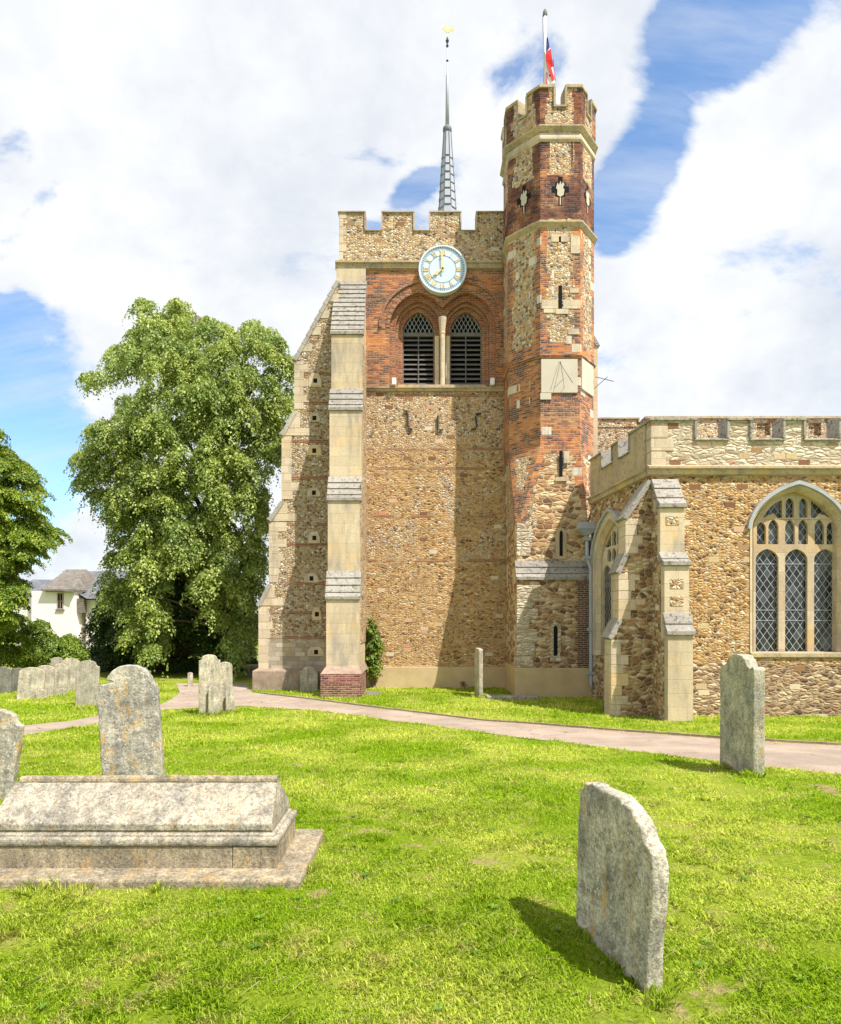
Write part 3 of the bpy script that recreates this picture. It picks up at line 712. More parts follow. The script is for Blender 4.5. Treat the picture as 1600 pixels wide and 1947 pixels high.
b = MB(); b.box(Xp(757, TY), Xp(925, TY), TY - .05, TY + .6, zS - .06, zS + .02); b.build('window_sill', M['string'], tw, bevel=.01)
# parapet with merlons
def battlement(x0, x1, zb, zc, zt, mer, y0, y1, wall, cope, parent, M_=None, ch=.07, over=.05):
    """mer: list of (xa, xb). one parapet mesh, copings as sub-parts"""
    o = [(x0, zb), (x1, zb)]; x = x1; pts = []
    prof = []
    cur = x1
    for (a, b2) in mer[::-1]:
        if b2 < cur - 1e-6: prof += [(cur, zc), (b2, zc)]
        prof += [(b2, zt), (a, zt)]; cur = a
    if cur > x0 + 1e-6: prof += [(cur, zc), (x0, zc)]
    pl = MB(); pl.plate(o + prof, [], y0, y1, M_)
    w = pl.build('parapet', wall, parent)
    cb = MB()
    for (a, b2) in mer:
        p = [(y0 - over, zt), (y1 + over, zt), (y1 + over, zt + ch * .5), ((y0 + y1) / 2, zt + ch * 1.5), (y0 - over, zt + ch * .6)]
        vv = [(a - over, *q) for q in p] + [(b2 + over, *q) for q in p]; n = 5
        cb.add(vv, [(i, (i + 1) % n, (i + 1) % n + n, i + n)[::-1] for i in range(n)] + [tuple(range(n)), tuple(range(n, 2 * n))[::-1]], M_)
        for e, s_ in ((a, -1), (b2, 1)):
            if (s_ < 0 and e <= x0 + 1e-6) or (s_ > 0 and e >= x1 - 1e-6): continue
            cb.box(min(e, e + s_ * ch * .7), max(e, e + s_ * ch * .7), y0 - over * .8, y1 + over * .8, zc + ch * .8, zt - .002, M_)
    mm = [x0] + [v_ for m2 in mer for v_ in m2] + [x1]
    for i in range(0, len(mm), 2):
        if mm[i + 1] - mm[i] > .05:
            a, b2 = mm[i], mm[i + 1]
            p = [(y0 - over, zc), (y1 + over, zc), (y1 + over, zc + ch * .4), (y0 + .03, zc + ch * .8), (y0 - over, zc + ch * .3)]
            vv = [(a + .003, *q) for q in p] + [(b2 - .003, *q) for q in p]; n = 5
            cb.add(vv, [(i2, (i2 + 1) % n, (i2 + 1) % n + n, i2 + n)[::-1] for i2 in range(n)] + [tuple(range(n)), tuple(range(n, 2 * n))[::-1]], M_)
    cb.build('coping', cope, w)
    return w
tm = [(Xp(a, TY), Xp(b_, TY)) for a, b_ in ((638, 693), (728, 786), (819, 875), (908, 962))]
tm[0] = (TX0, tm[0][1])
battlement(TX0, 3.2, 14.652, z15, z16 - .1, tm, TY - .03, TY + .4, M['flint'], M['string'], church)
b = MB(); b.box(TX0 + .01, TX0 + .35, TY + .42, TY + 8.2, 14.652, z15); b.build('parapet', M['flint'], church)
b = MB(); b.box(TX0 + .36, TX1, TY + .42, TY + 8.2, 14.652, 14.9); b.build('tower_roof', M['lead'], church)
b = MB()
for i, z in enumerate(np.arange(14.85, z16 - .2, .3)):
    b.box(TX0 - .008, TX0 + (.26 if i % 2 else .14), TY - .042, TY + .05, z, z + .292)
build_each(b, 'corner_quoin', M['ashlar_small'], church, .01)
# rendered plinth
b = MB(); b.box(-1.97, 3.2, TY - .06, TY + .1, -.9, Zp(1268, TY)); b.build('plinth', M['render'], church, bevel=.015)

def stepped_slope(b, x0, x1, y_front, z_bot, y_back, z_top, n, over=.05, th=.10, side=.04):
    """overlapping weathering slabs going up and back"""
    for i in range(n):
        f0, f1 = i / n, (i + 1) / n
        ya, za = y_front + (y_back - y_front) * f0, z_bot + (z_top - z_bot) * f0
        yb_, zb_ = y_front + (y_back - y_front) * f1, z_bot + (z_top - z_bot) * f1
        lip = .045 if i else over
        vv = []
        for xx in (x0 - side, x1 + side):
            q = [(xx, ya - lip, za), (xx, yb_ + .04, za), (xx, yb_ + .04, zb_), (xx, yb_ - .012, zb_)]
            if i == 0: q.append((xx, ya - lip, za + th))
            else: q.append((xx, ya - lip, za + .012))
            vv += q
        n5 = 5
        b.add(vv, [(k, (k + 1) % n5, (k + 1) % n5 + n5, k + n5)[::-1] for k in range(n5)] + [tuple(range(n5)), tuple(range(n5, 2 * n5))[::-1]])
# front buttress of the tower
bx0, bx1 = -3.05, -1.985
st = [(21.25, -.2, 3.0, 2.43, 21.62, 3.39, 4), (21.62, 3.0, 6.2, 5.69, 22.02, 6.57, 4), (22.02, 6.2, 9.3, 8.79, 22.47, 9.69, 4)]
b = MB()
prof = [(TY + .0, -.9), (21.25, -.9), (21.25, 2.42), (21.62, 3.33), (21.62, 5.68), (22.02, 6.51), (22.02, 8.78), (22.47, 9.63), (22.47, 11.51), (TY - .1, 13.98), (TY - .1, 14.5), (TY, 14.5)]
n = len(prof); vv = [(bx0, *p) for p in prof] + [(bx1, *p) for p in prof]
b.add(vv, [(i, (i + 1) % n, (i + 1) % n + n, i + n)[::-1] for i in range(n)] + [tuple(range(n)), tuple(range(n, 2 * n))[::-1]])
fb_ = b.build('buttress', M['ashlar'], church)
for (yf, zb, yk, zt, n) in ((21.25, 2.43, 21.62, 3.39, 4), (21.62, 5.69, 22.02, 6.57, 4), (22.02, 8.79, 22.47, 9.69, 4), (22.47, 11.53, TY - .1, 14.05, 12)):
    b = MB(); stepped_slope(b, bx0, bx1, yf, zb, yk, zt, n); b.build('weathering', M['weather'], fb_, bevel=.006)
# rubble lining of the buttress side, seen as a bright strip
b = MB()
b.box(bx1 + .002, bx1 + .025, 21.75, TY - .02, 1.0, 6.3); b.box(bx1 + .002, bx1 + .025, 22.5, TY - .02, 6.3, 11.2)
b.build('side_panel', M['flint'], fb_)
b = MB(); b.prism_z([(bx0 - .14, 20.95), (bx1 + .10, 20.95), (bx1 + .10, 21.9), (bx1 + .02, TY), (bx0 - .14, TY)], -.9, .05)
b.build('buttress_plinth', M['plinth_brick'], fb_)
b = MB(); b.prism_z([(bx0 - .14, 20.95), (bx1 + .10, 20.95), (bx1 + .10, TY), (bx0 - .14, TY)], .05, .26, top=[(bx0 - .01, 21.235), (bx1 + .01, 21.235), (bx1 + .01, TY), (bx0 - .01, TY)])
b.build('plinth_slope', M['plinth_stain'], fb_)
# side buttress of the tower (projects to the left)
SY = 23.3; SY1 = 24.5
px_ = [(-5.74, 2.30, -5.37, 3.04), (-5.37, 5.30, -4.92, 5.98), (-4.92, 8.33, -4.47, 9.17), (-4.47, 10.99, TX0, 13.8)]
prof = [(-5.74, -.9)]
for a in px_: prof += [(a[0], a[1]), (a[2], a[3])]
prof = prof[:-1] + [(TX0 + .02, 13.8), (TX0 + .02, -.9)]
b = MB(); b.plate(prof[::-1], [], SY, SY1); sb = b.build('buttress', M['side'], church)
for i, a in enumerate(px_):
    b = MB(); nn = 10 if i == 3 else 4
    dx, dz = a[2] - a[0], a[3] - a[1]; L = math.hypot(dx, dz); nx_, nz_ = -dz / L, dx / L
    for k in range(nn):
        f0, f1 = k / nn, (k + 1) / nn - .004
        p0 = (a[0] + dx * f0, a[1] + dz * f0); p1 = (a[0] + dx * f1, a[1] + dz * f1); o1 = .10 if k == 0 else .06; 
        q = [(p0[0] - nx_ * .1, p0[1] - nz_ * .1), (p1[0] - nx_ * .1, p1[1] - nz_ * .1), (p1[0] + nx_ * .03, p1[1] + nz_ * .03), (p0[0] + nx_ * o1, p0[1] + nz_ * o1)]
        b.plate(q[::-1], [], SY - .05, SY1 + .05)
    b.build('weathering', m_ashlar('pale_slab', .8, 2, [(0, (.36, .34, .30)), (1, (.45, .43, .38))], .3, .3) if i == 0 else bpy.data.materials['pale_slab'], sb)
# pale quoins down its outer edge and over each set-off
b = MB(); lv = [(-5.74, .0, 2.25), (-5.37, 3.1, 5.25), (-4.92, 6.05, 8.28), (-4.47, 9.25, 10.95)]
for (x0, z0, z1) in lv:
    z = z0; i = 0
    while z < z1 - .05:
        h = min(random.uniform(.24, .34), z1 - z); wdt = random.choice((.34, .5, .62)) if i % 2 else random.uniform(.3, .42)
        b.box(x0 - .006, x0 + wdt, SY - .012, SY1 + .012, z, z + h - .006); z += h; i += 1
for a in px_:
    if a is not px_[3]:
        b.plate([(a[0] + .02, a[1] - .02), (a[2] + .55, a[1] - .02), (a[2] + .55, a[1] + .24), (a[0] + .2, a[1] + .24)], [], SY - .014, SY - .001)
        b.plate([(a[0] + .21, a[1] + .25), (a[2] + .2, a[1] + .25), (a[2] + .2, a[3] - .05), (a[2] - .03, a[3] - .05)], [], SY - .014, SY - .001)
dxs, dzs = px_[3][2] - px_[3][0], px_[3][3] - px_[3][1]
for k in range(9):
    f = .0 + k * .105; x0 = px_[3][0] + dxs * f + .05; z0 = px_[3][1] + dzs * f; w_ = .16 + .24 * (k % 2)
    b.plate([(x0, z0), (x0 + w_, z0), (x0 + w_, z0 + .285), (x0 + .145, z0 + .285)], [], SY - .015, SY - .001)
build_each(b, 'quoin', M['ashlar_small'], sb, .006)
for (x, y_) in ((600, 724), (597, 795), (597, 857), (595, 937), (596, 1023), (592, 1100), (603, 1168), (603, 1240)):
    X_, Z_ = Xp(x, SY), Zp(y_, SY); b = MB(); w_ = random.uniform(.15, .31); h_ = random.uniform(.14, .27); X_ += random.uniform(-.05, .05)
    b.plate([(X_ - w_, Z_ - h_ * .8), (X_ + w_, Z_ - h_ * .8), (X_ + w_ * .9, Z_ + h_ * .2), (X_ + w_ * .5, Z_ + h_), (X_ - w_ * .6, Z_ + h_), (X_ - w_, Z_ + h_ * .3)],
            [[(X_ - .07, Z_ - .08), (X_ + .07, Z_ - .08), (X_ + .07, Z_ + .08), (X_ - .07, Z_ + .08)]], SY - .022, SY - .002)
    b.build('putlog_surround', M['ashlar_small'], sb, bevel=.006)
    b = MB(); b.plate([(X_ - .07, Z_ - .08), (X_ + .07, Z_ - .08), (X_ + .07, Z_ + .08), (X_ - .07, Z_ + .08)], [], SY - .006, SY - .002); b.build('putlog_hole', M['dark'], sb)
b = MB(); b.prism_z([(-5.92, SY - .2), (-2.9, SY - .2), (-2.9, SY1 + .2), (-5.92, SY1 + .2)], -.9, -.03)
b.prism_z([(-5.92, SY - .2), (-2.9, SY - .2), (-2.9, SY1 + .2), (-5.92, SY1 + .2)], -.03, .06, top=[(-5.76, SY - .02), (-2.9, SY - .02), (-2.9, SY1 + .05), (-5.76, SY1 + .05)])
b.build('buttress_plinth', M['plinth_stain'], sb, bevel=.02)
# buttress edge on the far right of the tower, just showing past the turret
b = MB(); b.plate([(5.3, -.9), (6.58, -.9), (6.58, 12.0), (6.2, 12.6), (5.3, 13.2)], [], 24.4, 25.4); bb = b.build('buttress', M['ashlar'], church)
b = MB(); b.plate([(6.66, 11.95), (6.2, 12.72), (6.15, 12.6), (6.5, 11.95)][::-1], [], 24.35, 25.45); b.build('weathering', M['weather'], bb)

# ---- stair turret
def octo(o=0, base_=None):
    P = [(3.92, 21.5), (5.23, 21.5), (5.92, 22.42), (5.92, 23.72), (5.23, 24.64), (3.92, 24.64), (3.0, 23.72), (3.0, 22.42)]
    if o == 0: return P
    out = []
    for i in range(8):
        a, b_, c = Vector(P[i - 1]), Vector(P[i]), Vector(P[(i + 1) % 8])
        d1 = (b_ - a).normalized(); d2 = (c - b_).normalized(); n1_ = Vector((d1.y, -d1.x)); n2_ = Vector((d2.y, -d2.x))
        bis = (n1_ + n2_).normalized(); out.append(tuple(b_ + bis * o / max(.3, bis.dot(n1_))))
    return out
SQ = [(3.15, 21.38), (5.46, 21.38), (5.50, 21.45), (5.9, 23.72), (5.23, 24.64), (3.92, 24.64), (3.13, 23.95), (3.12, 21.43)]
def loft(secs):
    b = MB()
    for (z0, A), (z1, B) in zip(secs[:-1], secs[1:]):
        for i in range(8):
            j = (i + 1) % 8
            vv = []; ns = 6
            a0, a1, b0, b1 = Vector((*A[i], z0)), Vector((*A[j], z0)), Vector((*B[i], z1)), Vector((*B[j], z1))
            la, lb = (a1 - a0).length, (b1 - b0).length
            # split across at the middle so that 'fit' holds metres from the nearest corner
            for k in range(2):
                f0, f1 = k / 2, (k + 1) / 2
                vs_ = [a0.lerp(a1, f0), a0.lerp(a1, f1), b0.lerp(b1, f1), b0.lerp(b1, f0)]
                fu = [(min(f0, 1 - f0) * la, 0), (min(f1, 1 - f1) * la, 0), (min(f1, 1 - f1) * lb, 1), (min(f0, 1 - f0) * lb, 1)]
                b.add(vs_, [(0, 1, 2, 3)], fit={0: fu})
    return b
tu = loft([(-.9, SQ), (4.7, SQ), (7.5, octo(-.02)), (10.42, octo(-.02))]).build('turret_wall', M['turret'], church)
b = loft([(10.42, octo(.0)), (14.88, octo(.0)), ]); b.build('turret_wall', M['turret'], church)
b = loft([(14.88, octo(.0)), (17.9, octo(.0))]); tu2 = b.build('turret_wall', M['turret'], church)
def oring(o_in, o_out, z0, z1, m_, name, chamf=.5, parent=church):
    b = MB(); A, B = octo(o_in), octo(o_out); zc_ = z0 + (z1 - z0) * chamf
    for i in range(8):
        j = (i + 1) % 8
        b.add([(*A[i], z0), (*A[j], z0), (*B[j], zc_), (*B[i], zc_), (*B[j], zc_ + (z1 - z0) * .22), (*B[i], zc_ + (z1 - z0) * .22), (*A[j], z1), (*A[i], z1)], [(0, 1, 2, 3), (3, 2, 4, 5), (5, 4, 6, 7)])
    return b.build(name, m_, parent)
oring(.0, .11, 14.62, 14.86, M['string'], 'string_course', .5)
oring(.0, .06, 10.34, 10.48, M['brick'], 'string_course', .5)
oring(.0, .05, 17.42, 17.72, M['ashlar_small'], 'string_course', .2)
oring(.0, .13, 17.74, 17.96, M['string'], 'string_course', .5)
# turret parapet
OA, OB = octo(.05), octo(-.28)
zt_, zc_, zb_ = Zp(167, 21.45), Zp(204, 21.45), 17.9
pw = MB(); cp_ = MB()
OAc, OBc = octo(.10), octo(-.33)
def lp(P, i, f): a, b_ = P[i], P[(i + 1) % 8]; return (a[0] + (b_[0] - a[0]) * f, a[1] + (b_[1] - a[1]) * f)
def seg(b, A, B, i, f0, f1, z0, z1, fit=None):
    o0, o1, i1, i0 = lp(A, i, f0), lp(A, i, f1), lp(B, i, f1), lp(B, i, f0)
    L = math.dist(A[i], A[(i + 1) % 8]); mu = lambda f: min(f, 1 - f) * L
    b.add([(*o0, z0), (*o1, z0), (*i1, z0), (*i0, z0), (*o0, z1), (*o1, z1), (*i1, z1), (*i0, z1)],
          [(0, 1, 5, 4), (1, 2, 6, 5), (2, 3, 7, 6), (3, 0, 4, 7), (4, 5, 6, 7), (3, 2, 1, 0)], fit={0: [(mu(f0), 0), (mu(f1), 0), (mu(f1), 1), (mu(f0), 1)]})
for i in range(8):
    g0, g1 = .33, .64
    for (f0, f1, zz_) in ((0, g0, zt_), (g0, .5, zc_), (.5, g1, zc_), (g1, 1, zt_)): seg(pw, OA, OB, i, f0, f1, zb_, zz_)
    seg(cp_, OAc, OBc, i, 0, g0 + .03, zt_, zt_ + .09); seg(cp_, OAc, OBc, i, g1 - .03, 1, zt_, zt_ + .09); seg(cp_, OAc, OBc, i, g0 + .004, g1 - .004, zc_ + .002, zc_ + .06)
    seg(cp_, OAc, OBc, i, g0, g0 + .05, zc_ + .062, zt_ - .002); seg(cp_, OAc, OBc, i, g1 - .05, g1, zc_ + .062, zt_ - .002)
pw = pw.build('parapet', M['turret'], church); cp_.build('coping', M['string'], pw)
b = MB(); b.prism_z(octo(-.3), 17.95, 18.2); b.build('turret_roof', M['lead'], church)
# cross-shaped openings under the turret parapet (pale louvre boards inside dark stepped slots)
def facef(i, P=None):
    P = P or octo(0); a, b_ = Vector(P[i]), Vector(P[(i + 1) % 8]); c = (a + b_) / 2; d_ = (b_ - a).normalized(); n_ = Vector((d_.y, -d_.x))
    return lambda p: (c.x + d_.x * p[0] - n_.x * p[1], c.y + d_.y * p[0] - n_.y * p[1], p[2])
for i in (0, 1, 7):
    Mf = facef(i); zc0 = 15.85; k = .82
    cross = [(-.07, -.62), (.07, -.62), (.07, -.28), (.2, -.28), (.2, -.12), (.34, -.12), (.34, .12), (.2, .12), (.2, .3), (.09, .3), (.09, .52), (-.09, .52), (-.09, .3), (-.2, .3), (-.2, .12), (-.34, .12), (-.34, -.12), (-.2, -.12), (-.2, -.28), (-.07, -.28)]
    b = MB(); b.plate([(x_ * k, zc0 + z_ * k) for x_, z_ in cross], [], -.006, -.001, Mf); cr = b.build('cross_opening', M['dark'], tu2)
    b = MB(); q = [(-.13, -.22), (0, -.3), (.13, -.22), (.16, .0), (.1, .06), (.16, .2), (.1, .3), (.05, .18), (0, .34), (-.06, .16), (-.12, .27), (-.17, .05), (-.12, -.02)]
    b.plate([(x_ * k, zc0 + z_ * k) for x_, z_ in q], [], -.022, -.007, Mf); b.plate([(-.02, zc0 - .5), (.02, zc0 - .5), (.02, zc0 - .26), (-.02, zc0 - .26)], [], -.014, -.007, Mf)
    b.build('pale_panel', M['sundial'], tu2)
# slit windows with pale stone round them
def slit(i, z0, z1, w=.07, blocks=(), m_=None, P=None, arched=False, dx=0, parent=church):
    Mf = facef(i, P); Mf2 = lambda p: Mf((p[0] + dx, p[1], p[2]))
    b = MB()
    for (x0, x1, a, c) in blocks: b.box(x0, x1, -.02, .0, a, c, Mf2)
    if arched:
        o = arch(0, w + .13, z1 - .1, .24, 6, z0 - .1); h_ = arch(0, w, z1 - .08, .14, 6, z0); b.plate(o, [h_], -.024, -.002, Mf2)
    s_ = build_each(b, 'slit_surround', m_ or M['ashlar_small'], parent, .006) if b.v else parent
    b = MB(); b.plate(arch(0, w, z1 - .08, .14, 6, z0) if arched else [(-w, z0), (w, z0), (w, z1), (-w, z1)], [], -.008, -.001, Mf2); b.build('slit_window', M['dark'], s_)
Z = lambda py: Zp(py, 21.5)
slit(0, Z(587), Z(543), .06, ((-.62, -.09, Z(587), Z(570)), (.09, .66, Z(587), Z(570)), (-.55, -.18, Z(595), Z(587.5)), (-.16, .26, Z(597), Z(587.5)), (.3, .62, Z(557), Z(548))), dx=0)
b = MB(); Mf = facef(0)
for q in ((-.3, -.05, Z(460), Z(446)), (.02, .26, Z(460), Z(446)), (-.05, .02, Z(450), Z(446)), (.34, .64, Z(482), Z(448)), (.25, .62, Z(636), Z(625))): b.box(q[0], q[1], -.02, 0, q[2], q[3], Mf)
build_each(b, 'quoin', M['ashlar_small'], church, .006)
b = MB(); b.box(-.05, .02, -.004, 0, Z(460), Z(450), Mf); b.build('slit_window', M['dark'], church)
OL = octo(-.02)
slit(0, Z(907), Z(858), .055, ((.09, .28, Z(882), Z(859)), (-.18, .22, Z(916), Z(908.5))), P=SQ and [(3.45, 21.43), (5.41, 21.43)] + OL[2:], dx=.15)
slit(0, Z(1058), Z(1012), .055, (), arched=True, P=SQ, dx=.27)
# sundial panels
b = MB(); b.box(-.63, .56, -.03, .03, Z(747), Z(683), Mf); b.box(-.66, -.3, -.028, .03, Z(760), Z(747.5), Mf)
sdl = b.build('sundial', M['sundial'], church, bevel=.008)
b = MB(); b.tube([Mf((-.05, -.03, Z(688))), Mf((-.33, -.035, Z(742)))], .004, 4); b.tube([Mf((-.05, -.03, Z(688))), Mf((.4, -.035, Z(728)))], .004, 4)
b.tube([Mf((.0, -.03, Z(688))), Mf((.02, -.35, Z(728)))], .009, 5); b.tube([Mf((-.2, -.03, Z(738))), Mf((.02, -.35, Z(728)))], .006, 5); b.tube([Mf((.12, -.03, Z(738))), Mf((.02, -.35, Z(728)))], .006, 5)
b.build('gnomon', M['iron'], sdl)
Mf1 = facef(1); b = MB(); b.box(-.5, .48, -.03, .03, Zp(748, 22), Zp(690, 22), Mf1); sd2 = b.build('sundial', M['sundial'], church, bevel=.008)
b = MB(); p1 = Mf1((.45, -.1, Z(700))); tip = (6.45, 21.95, Zp(725, 21.95)); b.tube([p1, tip], .012, 5); b.tube([Mf1((.5, -.03, Z(722))), (6.25, 21.95, Zp(716, 21.95))], .010, 5); b.build('gnomon', M['iron'], sd2)
# lower turret: wider stage with its slab roof and rendered plinth
LY = 21.12
b = MB(); b.box(3.12, 5.40, LY, 21.39, -.9, Zp(1101, LY)); ls = b.build('turret_base', m_rubble('turret_base_rubble', 4.6, 2.1, (.60, .48, .31), [(0, (.15, .085, .06)), (.4, (.34, .19, .10)), (.7, (.52, .35, .19)), (1, (.66, .55, .38))], (.012, .075)), church)
b = MB(); stepped_slope(b, 3.12, 5.42, LY, Zp(1103, LY), 21.39, Zp(1066, 21.39), 3, .07, .1, .05); b.build('weathering', M['weather'], ls, bevel=.006)
b = MB(); b.box(3.04, 5.50, LY - .07, 21.6, -.9, Zp(1270, LY)); b.box(3.05, 3.15, 21.6, TY - .03, -.9, Zp(1270, LY)); b.build('plinth', M['render'], ls, bevel=.02)
b = MB()
z = .24
while z < Zp(1110, LY) - .3:
    h = random.uniform(.26, .5); b.box(3.10, 3.12 + random.uniform(.25, .75), LY - .012, LY + .2, z, z + h - .02); z += h
build_each(b, 'quoin', M['pale_rubble'], ls, .012)
b = MB()
z = 3.85
while z < 4.9:
    h = random.uniform(.2, .34); b.box(3.13, 3.13 + random.uniform(.3, .6), 21.365, 21.5, z, z + h - .012); z += h
build_each(b, 'quoin', M['pale_rubble'], church, .012)
def facey(Yv, X0): return lambda p: (X0 + p[0], Yv + p[1], p[2])
Fx = facey(LY, Xp(1057, LY)); b = MB(); b.plate(arch(0, .17, Zp(1195, LY), .2, 6, Zp(1258, LY)), [arch(0, .065, Zp(1195, LY), .1, 6, Zp(1247, LY))], -.03, 0, Fx)
s_ = b.build('slit_surround', M['pale_rubble'], ls, bevel=.01)
b = MB(); b.plate(arch(0, .065, Zp(1195, LY), .1, 6, Zp(1247, LY)), [], -.01, -.001, Fx); b.build('slit_window', M['dark'], s_)
b = MB(); b.box(5.05, 5.405, LY - .008, LY + .2, .23, Zp(1104, LY) - .02); b.build('side_panel', m_brick('dark_brick', [(0, (.07, .05, .05)), (1, (.22, .12, .09))]), ls)  # right strip of the base in a darker brick tone

# ---- iron tie ends on the tower wall
def tie(px0, py0, pts, nm):
    b = MB(); b.tube([(Xp(px0 + a, TY), TY - .05, Zp(py0 + c, TY)) for a, c in pts], .035, 6); b.build(nm, M['iron'], church)
tie(776, 800, [(-8, -17), (-2, -18), (0, -10), (0, 8), (3, 16), (9, 16)], 'wall_tie')
tie(835, 805, [(-2, -14), (-2, 13), (8, 13)], 'wall_tie')
tie(907, 802, [(8, -15), (0, -15), (-3, -8), (-1, 0), (0, 8), (-3, 15), (-10, 15)], 'wall_tie')
for px0 in (750, 936):
    b = MB(); b.box(Xp(px0 - 4, TY), Xp(px0 + 4, TY), TY - .22, TY - .02, Zp(735, TY), Zp(722, TY)); b.build('floodlight', M['white'], church, bevel=.02)

# ---- spire
SYc = 28.0; sx = Xp(851, SYc)
b = MB(); b.lathe([(.50, 14.8), (.385, Zp(400, SYc)), (.16, Zp(252, SYc))], sx, SYc, 8, R(22.5)); sp_ = b.build('spire', M['lead'], church)
b = MB()
for i in range(24):
    z = 15.6 + i * .36; rr_ = float(np.interp(z, [14.8, Zp(400, SYc), Zp(252, SYc)], [.5, .385, .16]))
    if z > Zp(295, SYc): break
    for k in range(8):
        a0 = R(22.5 + 45 * k + 3); a1 = R(22.5 + 45 * (k + 1) - 3); zo = .09 if k % 2 else 0; r2 = rr_ + .004
        b.tube([(sx + r2 * math.cos(a0), SYc + r2 * math.sin(a0), z + zo), (sx + r2 * math.cos(a1), SYc + r2 * math.sin(a1), z + zo)], .022, 4)
for k in range(8):
    a0 = R(22.5 + 45 * k); b.tube([(sx + .385 * math.cos(a0), SYc + .385 * math.sin(a0), Zp(400, SYc)), (sx + .165 * math.cos(a0), SYc + .165 * math.sin(a0), Zp(252, SYc))], .02, 4)
b.build('lead_roll', M['leaddark'], sp_)
zr = Zp(246, SYc); b = MB(); b.lathe([(.14, zr - .16), (.19, zr - .1), (.19, zr + .06), (.12, zr + .14)], sx, SYc, 12); b.build('collar', M['leaddark'], sp_, True)
b = MB(); b.lathe([(.085, zr + .1), (.06, Zp(143, SYc)), (.02, Zp(139, SYc)), (.016, Zp(66, SYc))], sx, SYc, 8); b.build('mast', M['lead'], sp_, True)
b = MB()
zk = Zp(115, SYc); b.lathe([(.01, zk - .06), (.055, zk), (.01, zk + .06)], sx, SYc, 8); zk = Zp(82, SYc); b.lathe([(.01, zk - .2), (.06, zk - .12), (.03, zk), (.075, zk + .1), (.01, zk + .3)], sx, SYc, 6); build_each(b, 'knop', M['iron'], sp_, 0)
vane = empty('weather_vane', (sx, SYc, Zp(68, SYc))); tag(vane, 'gilded cockerel weather vane at the very tip of the tall thin spire', 'weather vane')
b = MB(); zc1 = Zp(58, SYc)
ck = [(-.26, .12), (-.18, .06), (-.12, -.04), (-.02, -.1), (.1, -.08), (.16, .0), (.26, .0), (.36, .1), (.34, .22), (.26, .3), (.18, .27), (.14, .16), (.04, .1), (-.04, .14), (-.06, .24), (-.1, .32), (-.16, .3), (-.18, .2)]
b.plate([(sx + a * .8, zc1 + c * .8) for a, c in ck], [], SYc - .015, SYc + .015); b.tube([(sx, SYc, Zp(68, SYc)), (sx, SYc, zc1)], .015, 6); b.build('cockerel', M['gold'], vane)

# ---- flagpole and flag on the turret
FY = 23.0; fx = Xp(1037, FY)
pole = empty('flagpole', (fx, FY, 18.2)); tag(pole, 'white flagpole standing on the roof of the octagonal turret', 'flagpole')
b = MB(); b.tube([(fx, FY, 18.2), (fx, FY, Zp(28, FY))], [.06, .045], 10); b.build('pole', M['white'], pole, True)
b = MB(); zk = Zp(24, FY); b.lathe([(.03, zk - .1), (.08, zk - .08), (.08, zk + .01), (.05, zk + .1), (.01, zk + .12)], fx, FY, 10); b.build('finial', M['leaddark'], pole)
b = MB(); b.tube([(fx - .09, FY - .03, Zp(30, FY)), (fx - .08, FY - .03, Zp(60, FY)), (fx - .04, FY - .05, Zp(88, FY)), (fx - .06, FY, 18.6)], .008, 4); b.build('halyard', M['iron'], pole)
fl_ = empty('flag', (fx + .04, FY - .1, Zp(120, FY))); tag(fl_, 'red, white and blue union flag hanging limp at half mast against the pole', 'flag')
def flagmesh(bands, m_, nm, off):
    b = MB()
    for (p0, p1) in bands:
        # strips given as lists of (px,py) left and right edges
        k = len(p0)
        vv = []; 
        for j in range(k):
            for (a, c), s_ in ((p0[j], 0), (p1[j], 1)):
                vv.append((Xp(a, FY), FY - .12 - off + .06 * math.sin(a * .9 + c * .07), Zp(c, FY)))
        nv = len(vv)
        back = [(v_[0], v_[1] + .02, v_[2]) for v_ in vv]
        ff = [(2 * j, 2 * j + 1, 2 * j + 3, 2 * j + 2) for j in range(k - 1)] + [(2 * j + nv, 2 * j + 2 + nv, 2 * j + 3 + nv, 2 * j + 1 + nv) for j in range(k - 1)]
        for j in range(k - 1): ff += [(2 * j, 2 * j + 2, 2 * j + 2 + nv, 2 * j + nv), (2 * j + 1, 2 * j + 1 + nv, 2 * j + 3 + nv, 2 * j + 3)]
        b.add(vv + back, ff)
    b.build(nm, m_, fl_)
flagmesh([([(1038, 78), (1037, 100), (1037, 118)], [(1040, 78), (1044, 98), (1045, 108)])], M['navy'], 'blue_canton', 0)
flagmesh([([(1036.5, 108), (1036.5, 135), (1038, 165)], [(1045, 97), (1049, 120), (1054, 165)])], M['cloth'], 'white_field', -.01)
flagmesh([([(1037, 108), (1037, 122), (1042, 140), (1048, 160)], [(1046, 100), (1049, 122), (1053, 142), (1056, 158)]), ([(1037, 140), (1038, 165)], [(1039.5, 145), (1042, 165)])], M['red'], 'red_cross', .03)
flagmesh([([(1043, 148), (1043, 166)], [(1046, 148), (1049, 166)]), ([(1050, 122), (1052, 130)], [(1051, 121), (1053, 130)])], M['navy'], 'blue_quarter', .04)

